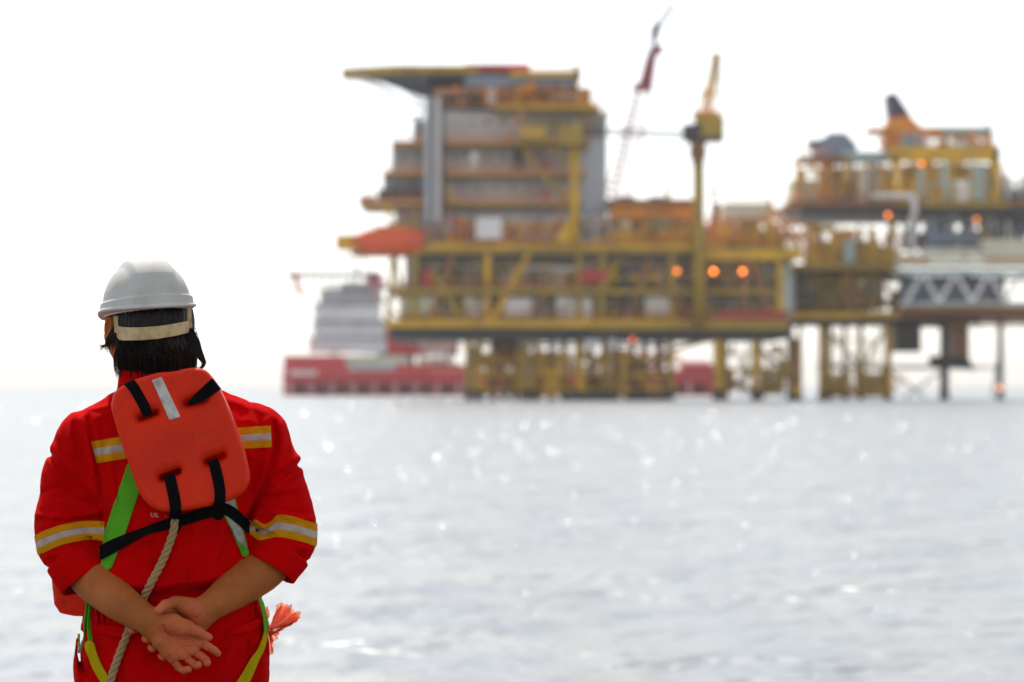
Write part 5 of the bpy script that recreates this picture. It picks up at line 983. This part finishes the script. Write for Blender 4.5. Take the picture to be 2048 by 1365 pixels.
# ---------------------------------------------------------------- rope
RP = [(350, 1040), (347, 1062), (338, 1090), (324, 1124), (307, 1157), (294, 1182), (279, 1212), (264, 1243), (252, 1275), (242, 1300), (231, 1330), (220, 1365), (206, 1410), (192, 1470), (186, 1540)]
P2 = spl(RP, 10); Yr = np.array([min(surf(px+o, py, 0.0, cover) for o in (-6, 0, 6)) for px, py in P2[::5]]); Yr = np.minimum(Yr, np.convolve(np.pad(Yr, 2, 'edge'), np.ones(5)/5, 'valid')); Yr = np.interp(np.arange(len(P2)), np.arange(0, len(P2), 5), Yr)-.0100
P3 = np.array([W(px, py, y) for (px, py), y in zip(P2, Yr)]); sg = np.concatenate([[0], np.cumsum(np.linalg.norm(np.diff(P3, axis=0), axis=1))]); ss = np.arange(0, sg[-1], .0022); P3 = np.stack([np.interp(ss, sg, P3[:, k]) for k in range(3)], 1)
tg = np.gradient(P3, axis=0); tg /= np.linalg.norm(tg, axis=1)[:, None]; s1 = np.cross(tg, [0, 1, 0]); s1 /= np.linalg.norm(s1, axis=1)[:, None]; s2 = np.cross(tg, s1)
RT = thing('rope', 'natural twisted rope lanyard hanging down the man\'s back behind his forearm', 'rope', P3[0])
for k in range(3):
    ph = ss*2*math.pi/.052+k*2*math.pi/3; q = P3+(s1*np.cos(ph)[:, None]+s2*np.sin(ph)[:, None])*.0046; MB().path([tuple(v) for v in q], .0049, 9).build('strand', M_ROPE, RT, True)
# ---------------------------------------------------------------- plastic bag tied at the right hip
M_BAG = bpy.data.materials.new('thin_orange_plastic'); M_BAG.use_nodes = True; n = M_BAG.node_tree; b = n.nodes['Principled BSDF']; b.inputs['Base Color'].default_value = (1, .20, .06, 1); b.inputs['Roughness'].default_value = .22
tr = n.nodes.new('ShaderNodeBsdfTranslucent'); tr.inputs[0].default_value = (1, .28, .12, 1); tp = n.nodes.new('ShaderNodeBsdfTransparent'); tp.inputs[0].default_value = (1, .66, .55, 1); m1 = n.nodes.new('ShaderNodeMixShader'); m1.inputs[0].default_value = .7; m2 = n.nodes.new('ShaderNodeMixShader'); m2.inputs[0].default_value = .38
n.links.new(b.outputs[0], m1.inputs[1]); n.links.new(tr.outputs[0], m1.inputs[2]); n.links.new(m1.outputs[0], m2.inputs[1]); n.links.new(tp.outputs[0], m2.inputs[2]); n.links.new(m2.outputs[0], n.nodes['Material Output'].inputs['Surface'])
BG = thing('plastic_bag', 'crumpled translucent orange plastic bag tied at the man\'s right hip', 'bag', W(535, 1255, -.02))
QN = [[math.sin(i*.55+k*.7)*math.sin(i*.21+k*.9+1) for k in range(16)] for i in range(97)]
def lobe(knot, rays, seed, name):
    """fan of plastic gathered at a knot; rays: (px, py) of the free edge"""
    R = random.Random(seed); E = spl(rays, 10); V = []; N = len(E); K = 16
    for j, (ex, ey) in enumerate(E):
        fold = math.sin(j*.5+seed)*.012+R.gauss(0, .0012)
        for k in range(K):
            t = k/(K-1); wob = (math.sin(j*.45+t*6+seed)*2.2)*t
            px = knot[0]+(ex-knot[0])*t+wob; py = knot[1]+(ey-knot[1])*t-wob*.6; V.append(W(px+t*2.5*(QN[j % 97][k]), py+t*2.5*QN[(j*3+5) % 97][k], -.02+fold*(.2+t)+.010*math.sin(t*7+j*.35)*t+.003*QN[j % 97][(k+3) % 16]))
    return mesh_obj(name, V, [(j*K+k, (j+1)*K+k, (j+1)*K+k+1, j*K+k+1) for j in range(N-1) for k in range(K-1)], M_BAG, BG, True)
lobe((537, 1272), [(552, 1222), (557, 1208), (566, 1206), (580, 1212), (592, 1222), (602, 1231), (596, 1240), (582, 1249), (570, 1251), (556, 1268)], 1, 'upper_lobe'); lobe((535, 1262), [(550, 1234), (560, 1212), (575, 1216), (590, 1226), (598, 1238), (585, 1246), (565, 1250)], 5, 'upper_lobe')
lobe((532, 1245), [(526, 1262), (530, 1285), (536, 1312), (544, 1306), (547, 1294), (541, 1276), (548, 1262)], 2, 'lower_lobe'); lobe((530, 1255), [(524, 1216), (530, 1215), (538, 1218), (536, 1232), (532, 1240)], 3, 'upper_lobe'); lobe((538, 1262), [(546, 1285), (552, 1280), (558, 1270), (554, 1266)], 4, 'lower_lobe')
